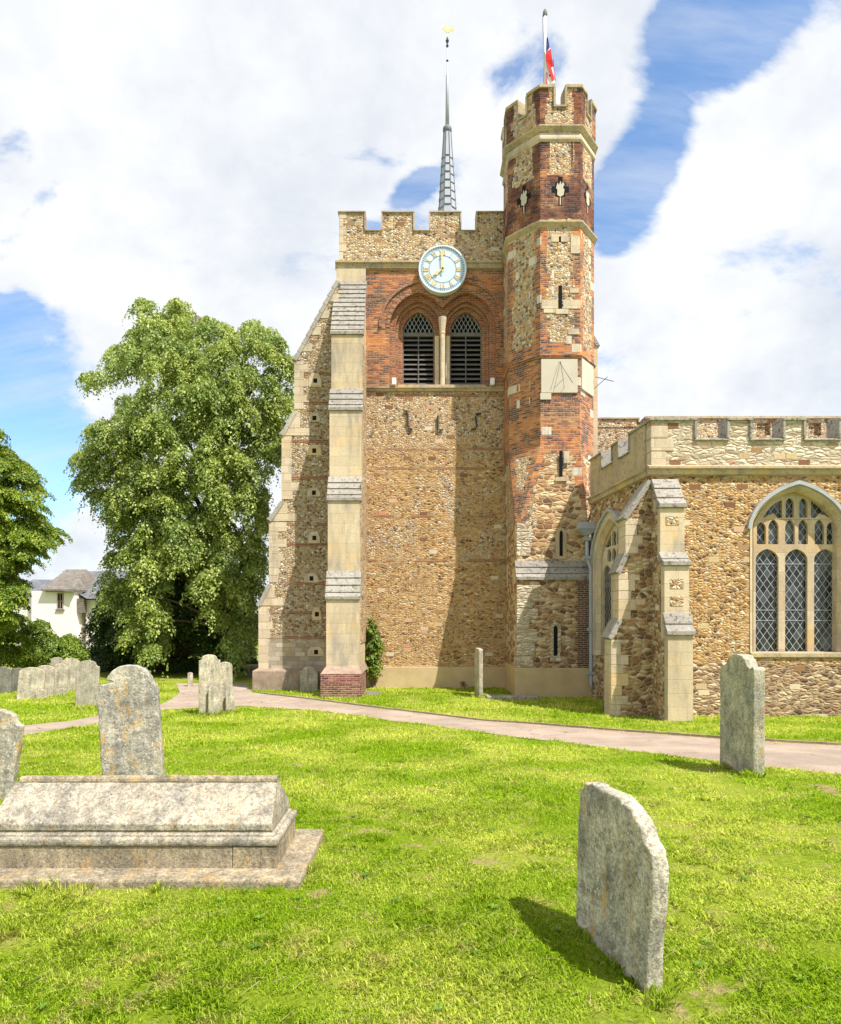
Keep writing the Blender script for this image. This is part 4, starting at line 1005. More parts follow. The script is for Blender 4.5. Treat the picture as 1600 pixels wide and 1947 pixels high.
# ---- clock
CY = TY - .25; ccx, ccz = Xp(842, CY), Zp(511.5, CY); rc = .86
clock = empty('clock', (ccx, TY, ccz)); tag(clock, 'round pale blue clock with gold Roman numerals on the tower front above the belfry', 'clock')
def disc(b, r0, r1, y0, y1, n=64):
    vv = []; ff = []
    for k in range(n):
        a = 2 * math.pi * k / n
        for r in (r0, r1):
            for yv in (y0, y1): vv.append((ccx + r * math.cos(a), yv, ccz + r * math.sin(a)))
    for k in range(n):
        a, c = 4 * k, 4 * ((k + 1) % n)
        ff += [(a, a + 2, c + 2, c)[::-1], (a + 1, a + 3, c + 3, c + 1), (a + 2, a + 3, c + 3, c + 2)[::-1], (a, a + 1, c + 1, c)]
    b.add(vv, ff)
b = MB(); disc(b, .0001, rc - .03, CY, TY - .01); b.build('dial', M['dial'], clock)
b = MB(); disc(b, rc - .05, rc, CY - .03, TY - .008); b.build('rim', m_plain('pale_rim', (.62, .70, .74), .5, .05), clock)
b = MB(); disc(b, .475, .495, CY - .006, CY - .001)
disc(b, .70, .71, CY - .006, CY - .001)
b.build('chapter_ring', M['dialblue'], clock)
b = MB(); vv = []; nt = 240
for k in range(nt):
    a = 2 * math.pi * (k - .5) / nt; r1_ = .80 if k % 4 == 0 or (k - 1) % 4 == 0 else .742
    for r_ in (.733, r1_): vv.append((ccx + r_ * math.sin(a), CY - .004, ccz + r_ * math.cos(a)))
b.add(vv, [(2 * k, 2 * k + 1, (2 * k + 3) % (2 * nt), (2 * k + 2) % (2 * nt)) for k in range(nt)])
b.build('minute_track', M['dialblue'], clock)
NUM = ['XII', 'I', 'II', 'III', 'IV', 'V', 'VI', 'VII', 'VIII', 'IX', 'X', 'XI']
for k, s_ in enumerate(NUM):
    a = 2 * math.pi * k / 12
    Rm = lambda p, a=a: (ccx + p[0] * math.cos(a) + p[2] * math.sin(a), p[1], ccz - p[0] * math.sin(a) + p[2] * math.cos(a))
    wd = {'I': .055, 'V': .12, 'X': .12}; tot = sum(wd[c] for c in s_); xx = -tot / 2; b = MB(); r0, r1 = .505, .695
    def bar(xa, xb, wdt):
        y0 = CY - .02; y1 = CY - .002
        b.add([(xa - wdt, y0, r0), (xa + wdt, y0, r0), (xb + wdt, y0, r1), (xb - wdt, y0, r1), (xa - wdt, y1, r0), (xa + wdt, y1, r0), (xb + wdt, y1, r1), (xb - wdt, y1, r1)],
              [(0, 1, 2, 3), (0, 4, 5, 1), (1, 5, 6, 2), (2, 6, 7, 3), (3, 7, 4, 0)], Rm)
    for c in s_:
        m2 = xx + wd[c] / 2
        if c == 'I': bar(m2, m2, .015)
        if c == 'V': bar(m2, m2 - .04, .016); bar(m2 + .004, m2 + .04, .010)
        if c == 'X': bar(m2 + .04, m2 - .04, .016); bar(m2 - .04, m2 + .04, .009)
        xx += wd[c]
    b.build('numeral', M['gold'], clock)
def hand(ang, prof, nm, y0):
    a = R(ang); Rm = lambda p: (ccx + p[0] * math.cos(a) + p[2] * math.sin(a), p[1], ccz - p[0] * math.sin(a) + p[2] * math.cos(a))
    b = MB(); b.plate(prof, [], y0, y0 + .012, Rm); b.build(nm, M['gold'], clock)
hand(357, [(-.03, -.12), (.03, -.12), (.02, .0), (.025, .42), (.05, .5), (.0, .68), (-.05, .5), (-.025, .42), (-.02, 0)], 'minute_hand', CY - .07)
hand(236, [(-.03, -.1), (.03, -.1), (.025, .0), (.03, .2), (.09, .28), (.03, .33), (.0, .48), (-.03, .33), (-.09, .28), (-.03, .2), (-.025, 0)], 'hour_hand', CY - .05)
b = MB(); b.tube([(ccx, CY - .08, ccz), (ccx, CY, ccz)], .035, 10); b.build('hub', M['iron'], clock)

# ---- aisle
AY = 16.8; A0 = Vector((5.91, AY)); A1 = Vector((5.46, 21.06))
zAs, zAc, zAt = Zp(889, AY), Zp(838, AY), Zp(800, AY)
wcx = Xp(1517, AY); whw = Xp(1603, AY) - wcx; wzs = Zp(1006, AY); wrise = Zp(927, AY) - wzs; wzb = Zp(1243, AY)
XR = 17.5
PT = .74
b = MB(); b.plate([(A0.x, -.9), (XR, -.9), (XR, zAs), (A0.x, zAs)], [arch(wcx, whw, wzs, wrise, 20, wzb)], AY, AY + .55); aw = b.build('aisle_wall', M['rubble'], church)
# west wall of the aisle, local frame s along A0->A1, y inward
dW = (A1 - A0).normalized(); nW = Vector((-dW.y, dW.x)); LW = (A1 - A0).length
def MW(p): q = A0 + dW * p[0] - nW * p[1]; return (q.x, q.y, p[2])
def sY(px):   # distance along the west wall for a horizontal place in the photo
    k = (px - 800) / F; return (k * A0.y - A0.x) / (dW.x - k * dW.y)
# flip local x so that plates face outwards
def MWf(p): return MW((LW - p[0], p[1], p[2]))
w2a, w2b = LW - sY(1135), LW - sY(1188); w2c = (w2a + w2b) / 2; w2h = abs(w2b - w2a) / 2 + .12
Yw = 19.3; w2zs = Zp(1065, Yw); w2r = Zp(985, Yw) - w2zs; w2zb = Zp(1250, Yw)
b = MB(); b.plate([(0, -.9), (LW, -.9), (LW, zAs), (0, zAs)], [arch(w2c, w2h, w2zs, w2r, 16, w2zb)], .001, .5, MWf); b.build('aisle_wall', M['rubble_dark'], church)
b = MB(); b.prism_z([(A0.x + .3, AY + .3), (XR, AY + .3), (XR, 24), (6.0, 24), (5.8, 21.2)], zAs - .2, zAs + .1); b.build('aisle_roof', M['lead'], church)
b = MB(); b.box(XR - .4, XR, AY + .56, 24, -.9, zAs - .22); b.box(6.4, XR, AY + 1.9, AY + 2.0, -.9, zAs - .25); b.build('aisle_interior_wall', M['dark'], church)
am = [(Xp(a, AY), Xp(c, AY)) for a, c in ((1238, 1320), (1386, 1425), (1492, 1527), (1598, 1640), (1705, 1745), (1812, 1850))]
am[0] = (A0.x - .01, am[0][1])
pa = battlement(A0.x - .01, XR, zAs + .001, zAc, zAt, am, AY - .02, AY + .42, M['pale_rubble'], M['weather'], church, ch=.08, over=.06)
sa = string_front(A0.x - .12, XR, Zp(905, AY), Zp(884, AY), .15, AY); sa.build('string_course', M['string'], church)
b = MB()
for i, z in enumerate((zAs + .03, zAs + .42, zAs + .75)):
    b.box(A0.x - .03, A0.x + (.35, .55, .4)[i], AY - .045, AY + .3, z, z + (.37, .31, .3)[i])
build_each(b, 'corner_quoin', M['ashlar_small'], church, .01)
# west parapet
wm = []; e1, e2, e3, e4 = [LW - sY(p) for p in (1146, 1167, 1178, 1200)]
wm = [(0.0, e1), (e2, e3), (e4, LW - .35)]
wp = battlement(0, LW - .35, zAs + .001, zAc + .02, zAt, wm, -.02, .35, M['string'], M['weather'], church, M_=MWf, ch=.08, over=.05)
b = MB(); sg_ = string_front(0, LW - .12, Zp(905, AY), Zp(884, AY), .15, 0); b.v = [MWf(p) for p in sg_.v]; b.f = sg_.f; b.build('string_course', M['string'], church)
# tracery builder
def tracery(cx, hw, zs, rise, zb, Mx, y0, main_n, parent, mull=.085, sc_=1.0, skip_top=False):
    inset = .03; holes = []
    Rr = (hw ** 2 + rise ** 2) / (2 * hw)
    def top(x_):
        c_ = min(1, abs(x_ - cx) / hw); return zs + rise * (PT * math.sqrt(1 - c_ * c_) + (1 - PT) * (1 - c_))
    lw = (2 * hw - 2 * inset - (main_n - 1) * mull) / main_n
    ht = zs - .50 * sc_
    for i in range(main_n):
        c_ = cx - hw + inset + lw / 2 + i * (lw + mull)
        holes.append(arch(c_, lw / 2, ht, lw * .52, 8, zb + .04))
        # pair of small panel lights above each main light
        sl = (lw - mull * .65) / 2
        for s_ in (-1, 1):
            c2_ = c_ + s_ * (sl + mull * .65) / 2
            lo = ht + lw * .62 + .02; zc2 = min(top(c2_ - sl / 2), top(c2_ + sl / 2)) - .07
            hi = min(zs + .28 * sc_, zc2 - sl * .6)
            if hi > lo + .12: holes.append(arch(c2_, sl / 2, hi, sl * .6, 6, lo))
            l2 = hi + sl * .6 + .07
            if abs(c_ - cx) < .05 and zc2 - sl * .55 > l2 + .1: holes.append(arch(c2_, sl / 2, zc2 - sl * .5, sl * .45, 6, l2))
        if abs(c_ - cx) > .05:
            s_ = 1 if c_ < cx else -1; xi = c_ + s_ * lw / 2; xo = c_ - s_ * lw * .25; l2 = min(zs + .28 * sc_ + sl * .75 + .03, 99)
            if top(xi) - .1 > l2 + .1: holes.append([(xi, l2), (xi, top(xi) - .08), (xo, max(top(xo) - .09, l2 + .02)), (c_ + s_ * lw * .02, l2)] if s_ > 0 else [(xi, l2), (c_ + s_ * lw * .02, l2), (xo, max(top(xo) - .09, l2 + .02)), (xi, top(xi) - .08)])
    b = MB(); b.plate(arch(cx, hw - .003, zs, rise, 20, zb + .003), holes, y0, y0 + .12, Mx)
    tr = b.build('window', M['ashlar_small'], parent, bevel=.018)
    b = MB(); b.plate(arch(cx, hw - .01, zs, rise - .01, 20, zb), [], y0 + .07, y0 + .08, Mx); b.build('pane', M['glass'], tr)
    return tr
def moulding(cx, hw, zs, rise, zb, Mx, parent, m_, win=.0, wout=.13, y0=-.02, y1=.2, name='window_frame', jamb=True):
    ai = arch(cx, hw + win, zs, rise + win * 1.2, 22, zb if jamb else None); ao = arch(cx, hw + wout, zs, rise + wout * 1.2, 22, zb if jamb else None)
    if jamb: ai = ai[1:] + ai[:1]; ao = ao[1:] + ao[:1]
    b = MB(); k = len(ai)
    for i in range(k - 1):
        q = [ai[i], ao[i], ao[i + 1], ai[i + 1]]
        vv = [(p[0], yv, p[1]) for p, yv in zip(q, (y0 + .14 if name == 'window_frame' else y0, y0, y0, y0 + .14 if name == 'window_frame' else y0))] + [(p[0], y1, p[1]) for p in q]
        b.add(vv, [(0, 1, 2, 3), (0, 4, 5, 1), (1, 5, 6, 2), (2, 6, 7, 3), (3, 7, 4, 0), (7, 6, 5, 4)], Mx)
    return b.build(name, m_, parent)
F0 = facey(AY, 0)
PT = .78; qx, qz = (lambda p: Xp(p, AY + .26)), (lambda p: Zp(p, AY + .26))
def light(a, c, top, spring, bot): a, c = a + 0, c + 0; return arch((qx(a) + qx(c)) / 2, (qx(c) - qx(a)) / 2, qz(spring), qz(top) - qz(spring), 8, qz(bot))
hl = [light(1438, 1481, 1044, 1064, 1239), light(1494, 1536, 1044, 1064, 1239), light(1549, 1592, 1044, 1064, 1239)]
for a, c in ((1440, 1457), (1462, 1481), (1494, 1512), (1519, 1537), (1550, 1568), (1573, 1590)): hl.append(light(a, c, 993 if a in (1440, 1573) else 988, 1004, 1035))
hl += [light(1495, 1510, 947, 958, 984), light(1521, 1536, 947, 958, 984)]
lf = [(1453, 985), (1456, 977), (1465, 965), (1476, 956), (1488, 951), (1488, 984), (1480, 985), (1472, 976), (1462, 979)]
hl.append([(qx(a), qz(c)) for a, c in lf][::-1]); hl.append([(qx(3031 - a), qz(c)) for a, c in lf])
zb_w = wzb; PT = .74
W3 = ((qx(1433) + qx(1598)) / 2, (qx(1598) - qx(1433)) / 2, qz(1006), qz(931) - qz(1006))
M['tracery'] = m_ashlar('brown_tracery', .6, .5, [(0, (.46, .34, .22)), (1, (.58, .48, .35))], st=.3)
b = MB(); b.plate(arch(*W3, 20, qz(1242.5)), hl, AY + .26, AY + .38)
tr = b.build('window', M['tracery'], church, bevel=.014)
b = MB(); b.plate(arch(W3[0], W3[1] - .01, W3[2], W3[3] - .01, 20, qz(1242)), [], AY + .34, AY + .35); b.build('pane', M['glass'], tr)
b = MB()
for a, c in ((1438, 1481), (1494, 1536), (1549, 1592)):
    for py in (1072, 1160, 1180): b.box(qx(a), qx(c), AY + .325, AY + .338, qz(py) - .008, qz(py) + .008)
build_each(b, 'saddle_bar', bpy.data.materials['grey_paint'], tr)
moulding(wcx, whw, wzs, wrise, wzb, F0, tr, M['ashlar_small'], -.06, .0, .0, .4)
moulding(wcx, whw, wzs, wrise, wzb, F0, tr, M['ashlar_small'], .001, .06, -.015, .1, 'voussoir')
moulding(wcx, whw, wzs, wrise, wzb, F0, tr, M['leaddark'] if 0 else m_plain('grey_hood', (.36, .38, .40), .9, .15, 4, .01), .06, .14, -.10, .06, 'hood_mould', False)
b = MB(); b.box(wcx - whw - .06, wcx + whw + .06, AY - .05, AY + .4, wzb - .1, wzb + .03); b.build('sill', M['string'], tr, bevel=.02)
tr2 = tracery(w2c, w2h - .1, w2zs, w2r - .1, w2zb, MWf, .2, 3, church, .07, .8)
moulding(w2c, w2h, w2zs, w2r, w2zb, MWf, tr2, M['ashlar_small'], -.11, .0, .0, .3)
moulding(w2c, w2h, w2zs, w2r, w2zb, MWf, tr2, M['ashlar_small'], .001, .2, -.015, .1, 'voussoir')
moulding(w2c, w2h, w2zs, w2r, w2zb, MWf, tr2, bpy.data.materials['grey_hood'], .2, .27, -.09, .06, 'hood_mould', False)
# aisle corner buttress facing the viewer
fx0, fx1 = 5.93, 6.53
b = MB(); prof = [(AY, -.9), (15.74, -.9), (15.74, 1.38), (15.97, 1.9), (15.97, 3.07), (16.25, 3.40), (16.25, 4.52), (AY - .02, 5.28)]
n = len(prof); vv = [(fx0, *p) for p in prof] + [(fx1, *p) for p in prof]
b.add(vv, [(i, (i + 1) % n, (i + 1) % n + n, i + n)[::-1] for i in range(n)] + [tuple(range(n)), tuple(range(n, 2 * n))[::-1]])
ab = b.build('buttress', M['ashlar'], church)
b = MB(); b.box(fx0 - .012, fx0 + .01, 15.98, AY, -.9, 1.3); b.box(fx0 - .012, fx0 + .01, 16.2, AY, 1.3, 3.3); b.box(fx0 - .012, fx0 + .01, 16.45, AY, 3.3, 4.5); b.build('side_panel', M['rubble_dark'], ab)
for (yf, zb, yk, zt, nn) in ((15.74, 1.40, 15.97, 1.94, 2), (15.97, 3.09, 16.25, 3.44, 2), (16.25, 4.545, AY - .03, 5.36, 3)):
    b = MB(); stepped_slope(b, fx0, fx1, yf, zb, yk, zt, nn, .06, .1, .04); b.build('weathering', M['weather'], ab, bevel=.01)
for py in (1110, 1143):
    b = MB(); b.box(fx0 + .14, fx0 + .46, 15.958, 15.969, Zp(py + 9, 15.97), Zp(py - 9, 15.97)); b.build('flint_panel', M['flint'], ab)
b = MB(); b.box(fx0 + .14, fx0 + .46, 16.238, 16.249, Zp(998, 16.25), Zp(982, 16.25)); b.build('flint_panel', M['flint'], ab)
# aisle corner buttress projecting left
BY = 16.82
bw = lambda px: Xp(px, BY)
prof = [(fx0 - .013, -.9), (fx0 - .013, Zp(915, BY)), (bw(1190), Zp(985, BY)), (bw(1190), Zp(1055, BY)), (bw(1177), Zp(1088, BY)), (bw(1177), Zp(1180, BY)), (bw(1163), Zp(1213, BY)), (bw(1163), -.9)]
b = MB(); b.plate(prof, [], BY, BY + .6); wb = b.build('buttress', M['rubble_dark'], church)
b = MB()
for (xa, z0, z1) in ((bw(1163), -.72, Zp(1216, BY)), (bw(1177), Zp(1178, BY), Zp(1090, BY)), (bw(1190), Zp(1052, BY), Zp(987, BY))):
    z = z0; i = 0
    while z < z1 - .06:
        h = min(random.uniform(.22, .32), z1 - z); b.box(xa - .008, xa + (.42 if i % 2 else .27) + random.uniform(-.04, .05), BY - .012, BY + .612, z, z + h - .006); z += h; i += 1
build_each(b, 'quoin', M['ashlar_small'], wb, .008)
for (a0, c0, a1, c1_) in ((fx0 - .05, 915, bw(1188), 987), (bw(1192), 1053, bw(1175), 1090), (bw(1180), 1178, bw(1160), 1215)):
    p0 = Vector((a0, Zp(c0, BY))); p1 = Vector((a1, Zp(c1_, BY))); d_ = (p1 - p0).normalized(); n_ = Vector((d_.y, -d_.x)) 
    if n_.y < 0: n_ = -n_
    q = [p0 - n_ * .06, p0 + n_ * .07, p1 + n_ * .07, p1 - n_ * .06]
    b = MB(); b.plate([tuple(v_) for v_ in q], [], BY - .06, BY + .66); b.build('weathering', M['weather'], wb, bevel=.01)
# downpipe with hopper between turret and aisle
PX, PY = Xp(1124, 20.9), 20.9
b = MB(); PZ = lambda y_: Zp(y_, PY)
b.tube([(Xp(1117, PY), PY, PZ(1008)), (Xp(1117, PY), PY, PZ(1060)), (Xp(1124, PY), PY, PZ(1080)), (Xp(1124, PY), PY, PZ(1300)), (Xp(1127, PY), PY - .08, PZ(1310))], .06, 10)
dp = b.build('drainpipe', M['pipe'], church, True)
b = MB(); b.prism_z([(Xp(1113, PY), PY - .1), (Xp(1121, PY), PY - .1), (Xp(1121, PY), PY + .08), (Xp(1113, PY), PY + .08)], PZ(1018), PZ(1007), top=[(Xp(1101, PY), PY - .18), (Xp(1134, PY), PY - .18), (Xp(1134, PY), PY + .12), (Xp(1101, PY), PY + .12)])
b.box(Xp(1099, PY), Xp(1135, PY), PY - .2, PY + .12, PZ(1006.8), PZ(994)); b.build('hopper', M['pipe'], dp)
for y_ in (1025, 1060, 1197, 1280):
    b = MB(); xx = Xp(1117 if y_ < 1070 else 1124, PY); b.box(xx - .11, xx + .11, PY - .075, PY + .1, PZ(y_ + 3), PZ(y_ - 3)); b.build('bracket', M['pipe'], dp)
PT = None
# nave wall and parapet behind the aisle
NY = 24.6
b = MB(); b.box(6.2, 22, NY, NY + .5, -.9, Zp(812, NY)); b.build('nave_wall', M['flint'], church)
nm_ = [(Xp(a, NY), Xp(c, NY)) for a, c in ((1126, 1213), (1322, 1378), (1430, 1458), (1510, 1560), (1630, 1700))]
battlement(6.2, 22, Zp(812, NY) + .001, Zp(806, NY) + .05, Zp(797, NY), [nm_[0]], NY - .03, NY + .4, M['flint'], M['string'], church, ch=.08)
b = MB(); b.add([(6.9, NY + 1, Zp(806, NY)), (22, NY + 1, Zp(806, NY)), (22, NY + 5, Zp(806, NY) + 1.05), (6.9, NY + 5, Zp(806, NY) + 1.05)], [(0, 1, 2, 3)]); b.build('nave_roof', M['lead'], church)
b = MB(); b.plate([(7.9, 7), (22, 7), (22, Zp(796, 23)), (7.9, Zp(796, 23))], [[(Xp(a, 23), Zp(828, 23)), (Xp(c, 23), Zp(828, 23)), (Xp(c, 23), Zp(803, 23)), (Xp(a, 23), Zp(803, 23))] for a, c in ((1440, 1466), (1538, 1562))], 23, 23.4)
b.build('clerestory_wall', M['flint'], church)
b = MB(); b.box(7.85, 22, 22.93, 23.45, Zp(796, 23) + .001, Zp(792, 23)); b.build('coping', M['string'], church)

#@@GRAVES
# ------------------------------------------------------------------ headstones
def prof_stone(kind, w, h, rough=.006):
    a = w / 2; P = [(-a * .97, -.2), (a * .97, -.2)]
    def side(x, z0, z1, n=7): return [(x, z0 + (z1 - z0) * i / n) for i in range(1, n + 1)]
    if kind == 'round':
        r = h - a * .55; P += side(a, 0, r); P += [(a * math.cos(t_), r + a * .55 * math.sin(t_)) for t_ in np.linspace(0, math.pi, 15)[1:-1]]; P += side(-a, r, 0)
    elif kind == 'shoulder':
        s_ = h - a * .62; c = a * .68; P += side(a, 0, s_) + [(a * .97, s_ + .02), (a * .84, s_ + .025), (a * .74, s_ + .05), (c, s_ + .09)]
        P += [(c * math.cos(t_), s_ + .09 + (h - s_ - .09) * math.sin(t_)) for t_ in np.linspace(0, math.pi, 13)[1:-1]]
        P += [(-c, s_ + .09), (-a * .74, s_ + .05), (-a * .84, s_ + .025), (-a * .97, s_ + .02), (-a, s_)] + side(-a, s_, 0)
    elif kind == 'scroll':
        s_ = h - .16; P += side(a, 0, s_) + [(a * .93, s_ + .03), (a * .78, s_ + .0), (a * .62, s_ + .03), (a * .5, s_ + .10), (a * .3, h - .01), (0, h), (-a * .3, h - .01), (-a * .5, s_ + .1), (-a * .62, s_ + .03), (-a * .78, s_), (-a * .93, s_ + .03), (-a, s_)] + side(-a, s_, 0)
    elif kind == 'flat':
        P += side(a, 0, h - .04) + [(a * .9, h), (0, h + .01), (-a * .9, h), (-a, h - .04)] + side(-a, h - .04, 0)
    elif kind == 'broken':      # lichened stone behind the tomb: left shoulder broken away
        P += [(a * .99, .3), (a * 1.0, .6), (a * .99, 1.0), (a * .98, h - .28), (a * .93, h - .20), (a * .86, h - .20), (a * .8, h - .13), (a * .62, h - .055), (a * .35, h - .01), (0, h), (-a * .22, h - .01), (-a * .45, h - .05), (-a * .62, h - .11), (-a * .66, h - .135),
              (-a * .4, h - .150), (-a * .66, h - .165), (-a * .88, h - .175), (-a * .86, h - .23), (-a * 1.04, h - .27), (-a * 1.0, h - .33), (-a * .97, h - .5), (-a * .98, .6), (-a * .97, .3), (-a * .98, 0)]
    elif kind == 'front':       # seen nearly edge-on in the foreground; local +x is the near edge
        P += [(a * .93, .1), (a * .95, .25), (a, .4), (a * 1.02, .55), (a * 1.0, h - .24), (a * .95, h - .17), (a * .8, h - .14), (a * .74, h - .1), (a * .5, h - .03), (a * .2, h - .0), (-a * .15, h), (-a * .45, h - .005), (-a * .62, h - .0), (-a * .7, h - .02), (-a * .82, h - .015), (-a * .86, h - .06), (-a * .95, h - .07), (-a * .97, h - .15), (-a * 1.0, .5), (-a * .99, .2), (-a * .97, 0)]
    # resample
    out = []
    for i in range(len(P)):
        p, q = P[i], P[(i + 1) % len(P)]; L = math.dist(p, q); n = max(1, int(L / .022))
        for k in range(n): out.append((p[0] + (q[0] - p[0]) * k / n, p[1] + (q[1] - p[1]) * k / n))
    return out
from mathutils import noise as MN
def headstone(label, X, Y, w, h, t_, theta, lean, pitch, kind, m_, group=None, name='headstone', z=None, rough=.006, cat='gravestone'):
    pr = prof_stone(kind, w, h, rough); n = len(pr); sd_ = random.uniform(0, 99)
    nrm = []
    for i in range(n):
        a, c = pr[i - 2], pr[(i + 2) % n]; dx, dz = c[0] - a[0], c[1] - a[1]; l = math.hypot(dx, dz) + 1e-9; nrm.append((dz / l, -dx / l))
    e = min(.011, t_ * .12); rings = [(0, e), (e * .3, e * .3), (e, 0), (t_ * .33, 0), (t_ * .66, 0), (t_ - e, 0), (t_ - e * .3, e * .3), (t_, e)]
    vv = []
    for (yv, ins) in rings:
        for (p, nn) in zip(pr, nrm):
            q = Vector((p[0] * 9 + sd_, yv * 14, p[1] * 9)); dsp = MN.noise(q) * rough * .9 + MN.noise(q * 3.1) * rough * .6
            if ins > e * .2: dsp -= max(0, MN.noise(q * 2.3 + Vector((7, 0, 0)))) * rough * 2.2
            vv.append((p[0] + nn[0] * (dsp - ins), yv + (MN.noise(q * 1.7) * rough * .25), p[1] + nn[1] * (dsp - ins)))
    ff = []; k_ = len(rings)
    for r_ in range(k_ - 1):
        for i in range(n):
            j_ = (i + 1) % n; ff.append((r_ * n + j_, r_ * n + i, (r_ + 1) * n + i, (r_ + 1) * n + j_))
    tri = tessellate_polygon([[Vector((v_[0], v_[2], 0)) for v_ in vv[:n]]])
    nr = len(ff)
    def orient(a, b_, c):
        A = (vv[b_][0] - vv[a][0]) * (vv[c][2] - vv[a][2]) - (vv[c][0] - vv[a][0]) * (vv[b_][2] - vv[a][2]); return (a, b_, c) if A > 0 else (c, b_, a)
    for a, b_, c in tri:
        q = orient(a, b_, c); ff.append(q)
    tri2 = tessellate_polygon([[Vector((v_[0], v_[2], 0)) for v_ in vv[(k_ - 1) * n:]]])
    for a, b_, c in tri2:
        o_ = (k_ - 1) * n; q = orient(a + o_, b_ + o_, c + o_); ff.append(q[::-1])
    b = MB(); b.v = vv; b.f = ff
    o = b.build(name, m_, None, local=True)
    o.data.polygons.foreach_set('use_smooth', [True] * nr + [False] * (len(ff) - nr))
    o.location = (X, Y, gz(Y) if z is None else z)
    o.rotation_euler = (R(pitch), R(lean), R(theta)); tag(o, label, cat, group); return o
GM = [m_grave('grave_stone', (.46, .43, .36), .6, .12, .45, 0), m_grave('grave_stone_pale', (.54, .50, .41), .35, .15, .25, 3), m_grave('grave_stone_orange', (.50, .48, .42), .95, .75, .45, 7),
      m_grave('grave_stone_green', (.50, .48, .39), .5, .35, .3, 12), m_grave('grave_stone_dark', (.24, .24, .21), .3, .1, .4, 17), m_grave('grave_stone_front', (.55, .52, .43), .8, .65, .5, 24)]
def px_stone(label, pxc, pyb, wpx, pyt, t_, theta, lean, kind, m_, group=None, name='headstone', pitch=0, cat='gravestone'):
    X, Y = gnd(pxc, pyb); s_ = F / Y; return headstone(label, X, Y, wpx / s_ / max(.35, math.cos(R(theta))), (pyb - pyt) / s_, t_, theta, lean, pitch, kind, m_, group, name, cat=cat)
G1 = 'weathered headstones in the row by the shrubs'
px_stone('dark grey headstone at the left edge of the row by the shrubs', 4, 1318, 30, 1268, .12, 12, 0, 'round', GM[4], G1)
px_stone('small round-topped dark headstone second from the left edge in the row by the shrubs', 32, 1315, 24, 1270, .12, 12, 2, 'round', GM[4], G1)
px_stone('wide pale headstone leaning left with a curved top in the row', 57, 1329, 43, 1269, .1, 18, 4, 'round', GM[1], G1)
px_stone('pale headstone with a humped top overlapping the wide leaning one', 83, 1325, 30, 1265, .1, 18, 3, 'round', GM[1], G1)
px_stone('tall narrow headstone peeping up behind the shouldered one in the row', 107, 1312, 20, 1250, .1, 10, 0, 'round', GM[0], G1)
px_stone('shouldered pale headstone in front of the tall narrow one in the row', 110, 1321, 28, 1262, .1, 16, 4, 'shoulder', GM[1], G1)
px_stone('round-topped pale headstone at the right end of the row by the shrubs', 134, 1314, 30, 1252, .1, 16, 0, 'round', GM[1], G1)
px_stone('small stub of stone at the foot of the wide leaning headstone', 78, 1329, 18, 1311, .08, 18, 0, 'round', GM[1], G1, 'footstone')
px_stone('small stub of stone at the foot of the shouldered headstone', 114, 1323, 15, 1309, .08, 18, 0, 'round', GM[1], G1, 'footstone')
px_stone('grey speckled headstone with scrolled shoulders standing alone on the left lawn', 165, 1342, 40, 1256, .11, 14, 1, 'shoulder', GM[0])
px_stone('tall slim pale headstone beside the path, left of its pair', 399, 1360, 36, 1245, .13, 22, 0, 'shoulder', GM[1])
px_stone('lower slim headstone with lichened top, right of the tall one by the path', 430, 1352, 24, 1259, .12, 24, -1, 'round', GM[1])
px_stone('small round footstone leaning against the tall slim headstone by the path', 406, 1361, 17, 1306, .07, 22, 0, 'round', GM[1], None, 'footstone')
px_stone('small flat footstone in front of the lower slim headstone by the path', 438, 1353, 15, 1318, .07, 24, 0, 'flat', GM[1], None, 'footstone')
headstone('small leaning headstone propped against the reddish plinth of the left buttress', Xp(588, 22.8), 22.75, .60, .86, .1, 4, 0, -5, 'shoulder', GM[1])
headstone('tall thin headstone seen edge-on in front of the tower plinth', Xp(907, 21.2), 21.2, .95, 1.55, .12, -86, 1, 0, 'flat', GM[1])
headstone('tall grey-green headstone with a humped top on the right by the path', Xp(1399, 8.13), 8.13, .78, 1.46, .145, -87, .6, 0, 'scroll', GM[3])
headstone('weathered headstone with a chipped curved top in the right foreground', .972, 3.41, .78, .85, .088, -77.9, 0, -1.5, 'front', GM[5], rough=.0065)
headstone('large lichen-spotted headstone with a broken left shoulder rising behind the low tomb', Xp(255, 6.3), 6.3, .56, 1.38, .11, 9, -3.4, 0, 'broken', GM[2], rough=.007)
headstone('orange-lichened headstone leaning right at the left edge beyond the low tomb', Xp(-30, 6.6), 6.6, .48, .92, .1, 6, 8, 0, 'shoulder', GM[2])
px_stone('little stone bollard at the path junction under the tree', 362, 1306, 9, 1279, .18, 20, 0, 'round', GM[1], None, 'bollard', cat='bollard')
px_stone('tiny grave marker standing against the turret plinth', 1027, 1322, 8, 1300, .12, 0, 0, 'flat', GM[0], None, 'grave_marker', cat='grave marker')
def slab_obj(name, label, cat, x0, x1, y0, y1, h, m_, bevel=.02):
    b = MB(); b.box(x0, x1, y0, y1, -.1, h); o = b.build(name, m_, None, bevel=bevel, local=True); zz_ = gz((y0 + y1) / 2)
    o.location = (0, 0, zz_); tag(o, label, cat); return o
slab_obj('grave_slab', 'low flat grave slab in the grass beside the thin edge-on headstone', 'grave slab', Xp(925, 20.7), Xp(1022, 20.7), 20.4, 20.95, .09, GM[0])
slab_obj('drain_slab', 'flat grey paving slab lying in the grass between front buttress and tower wall', 'paving slab', Xp(692, 21.8), Xp(722, 21.8), 21.6, 22.6, .03, GM[4])
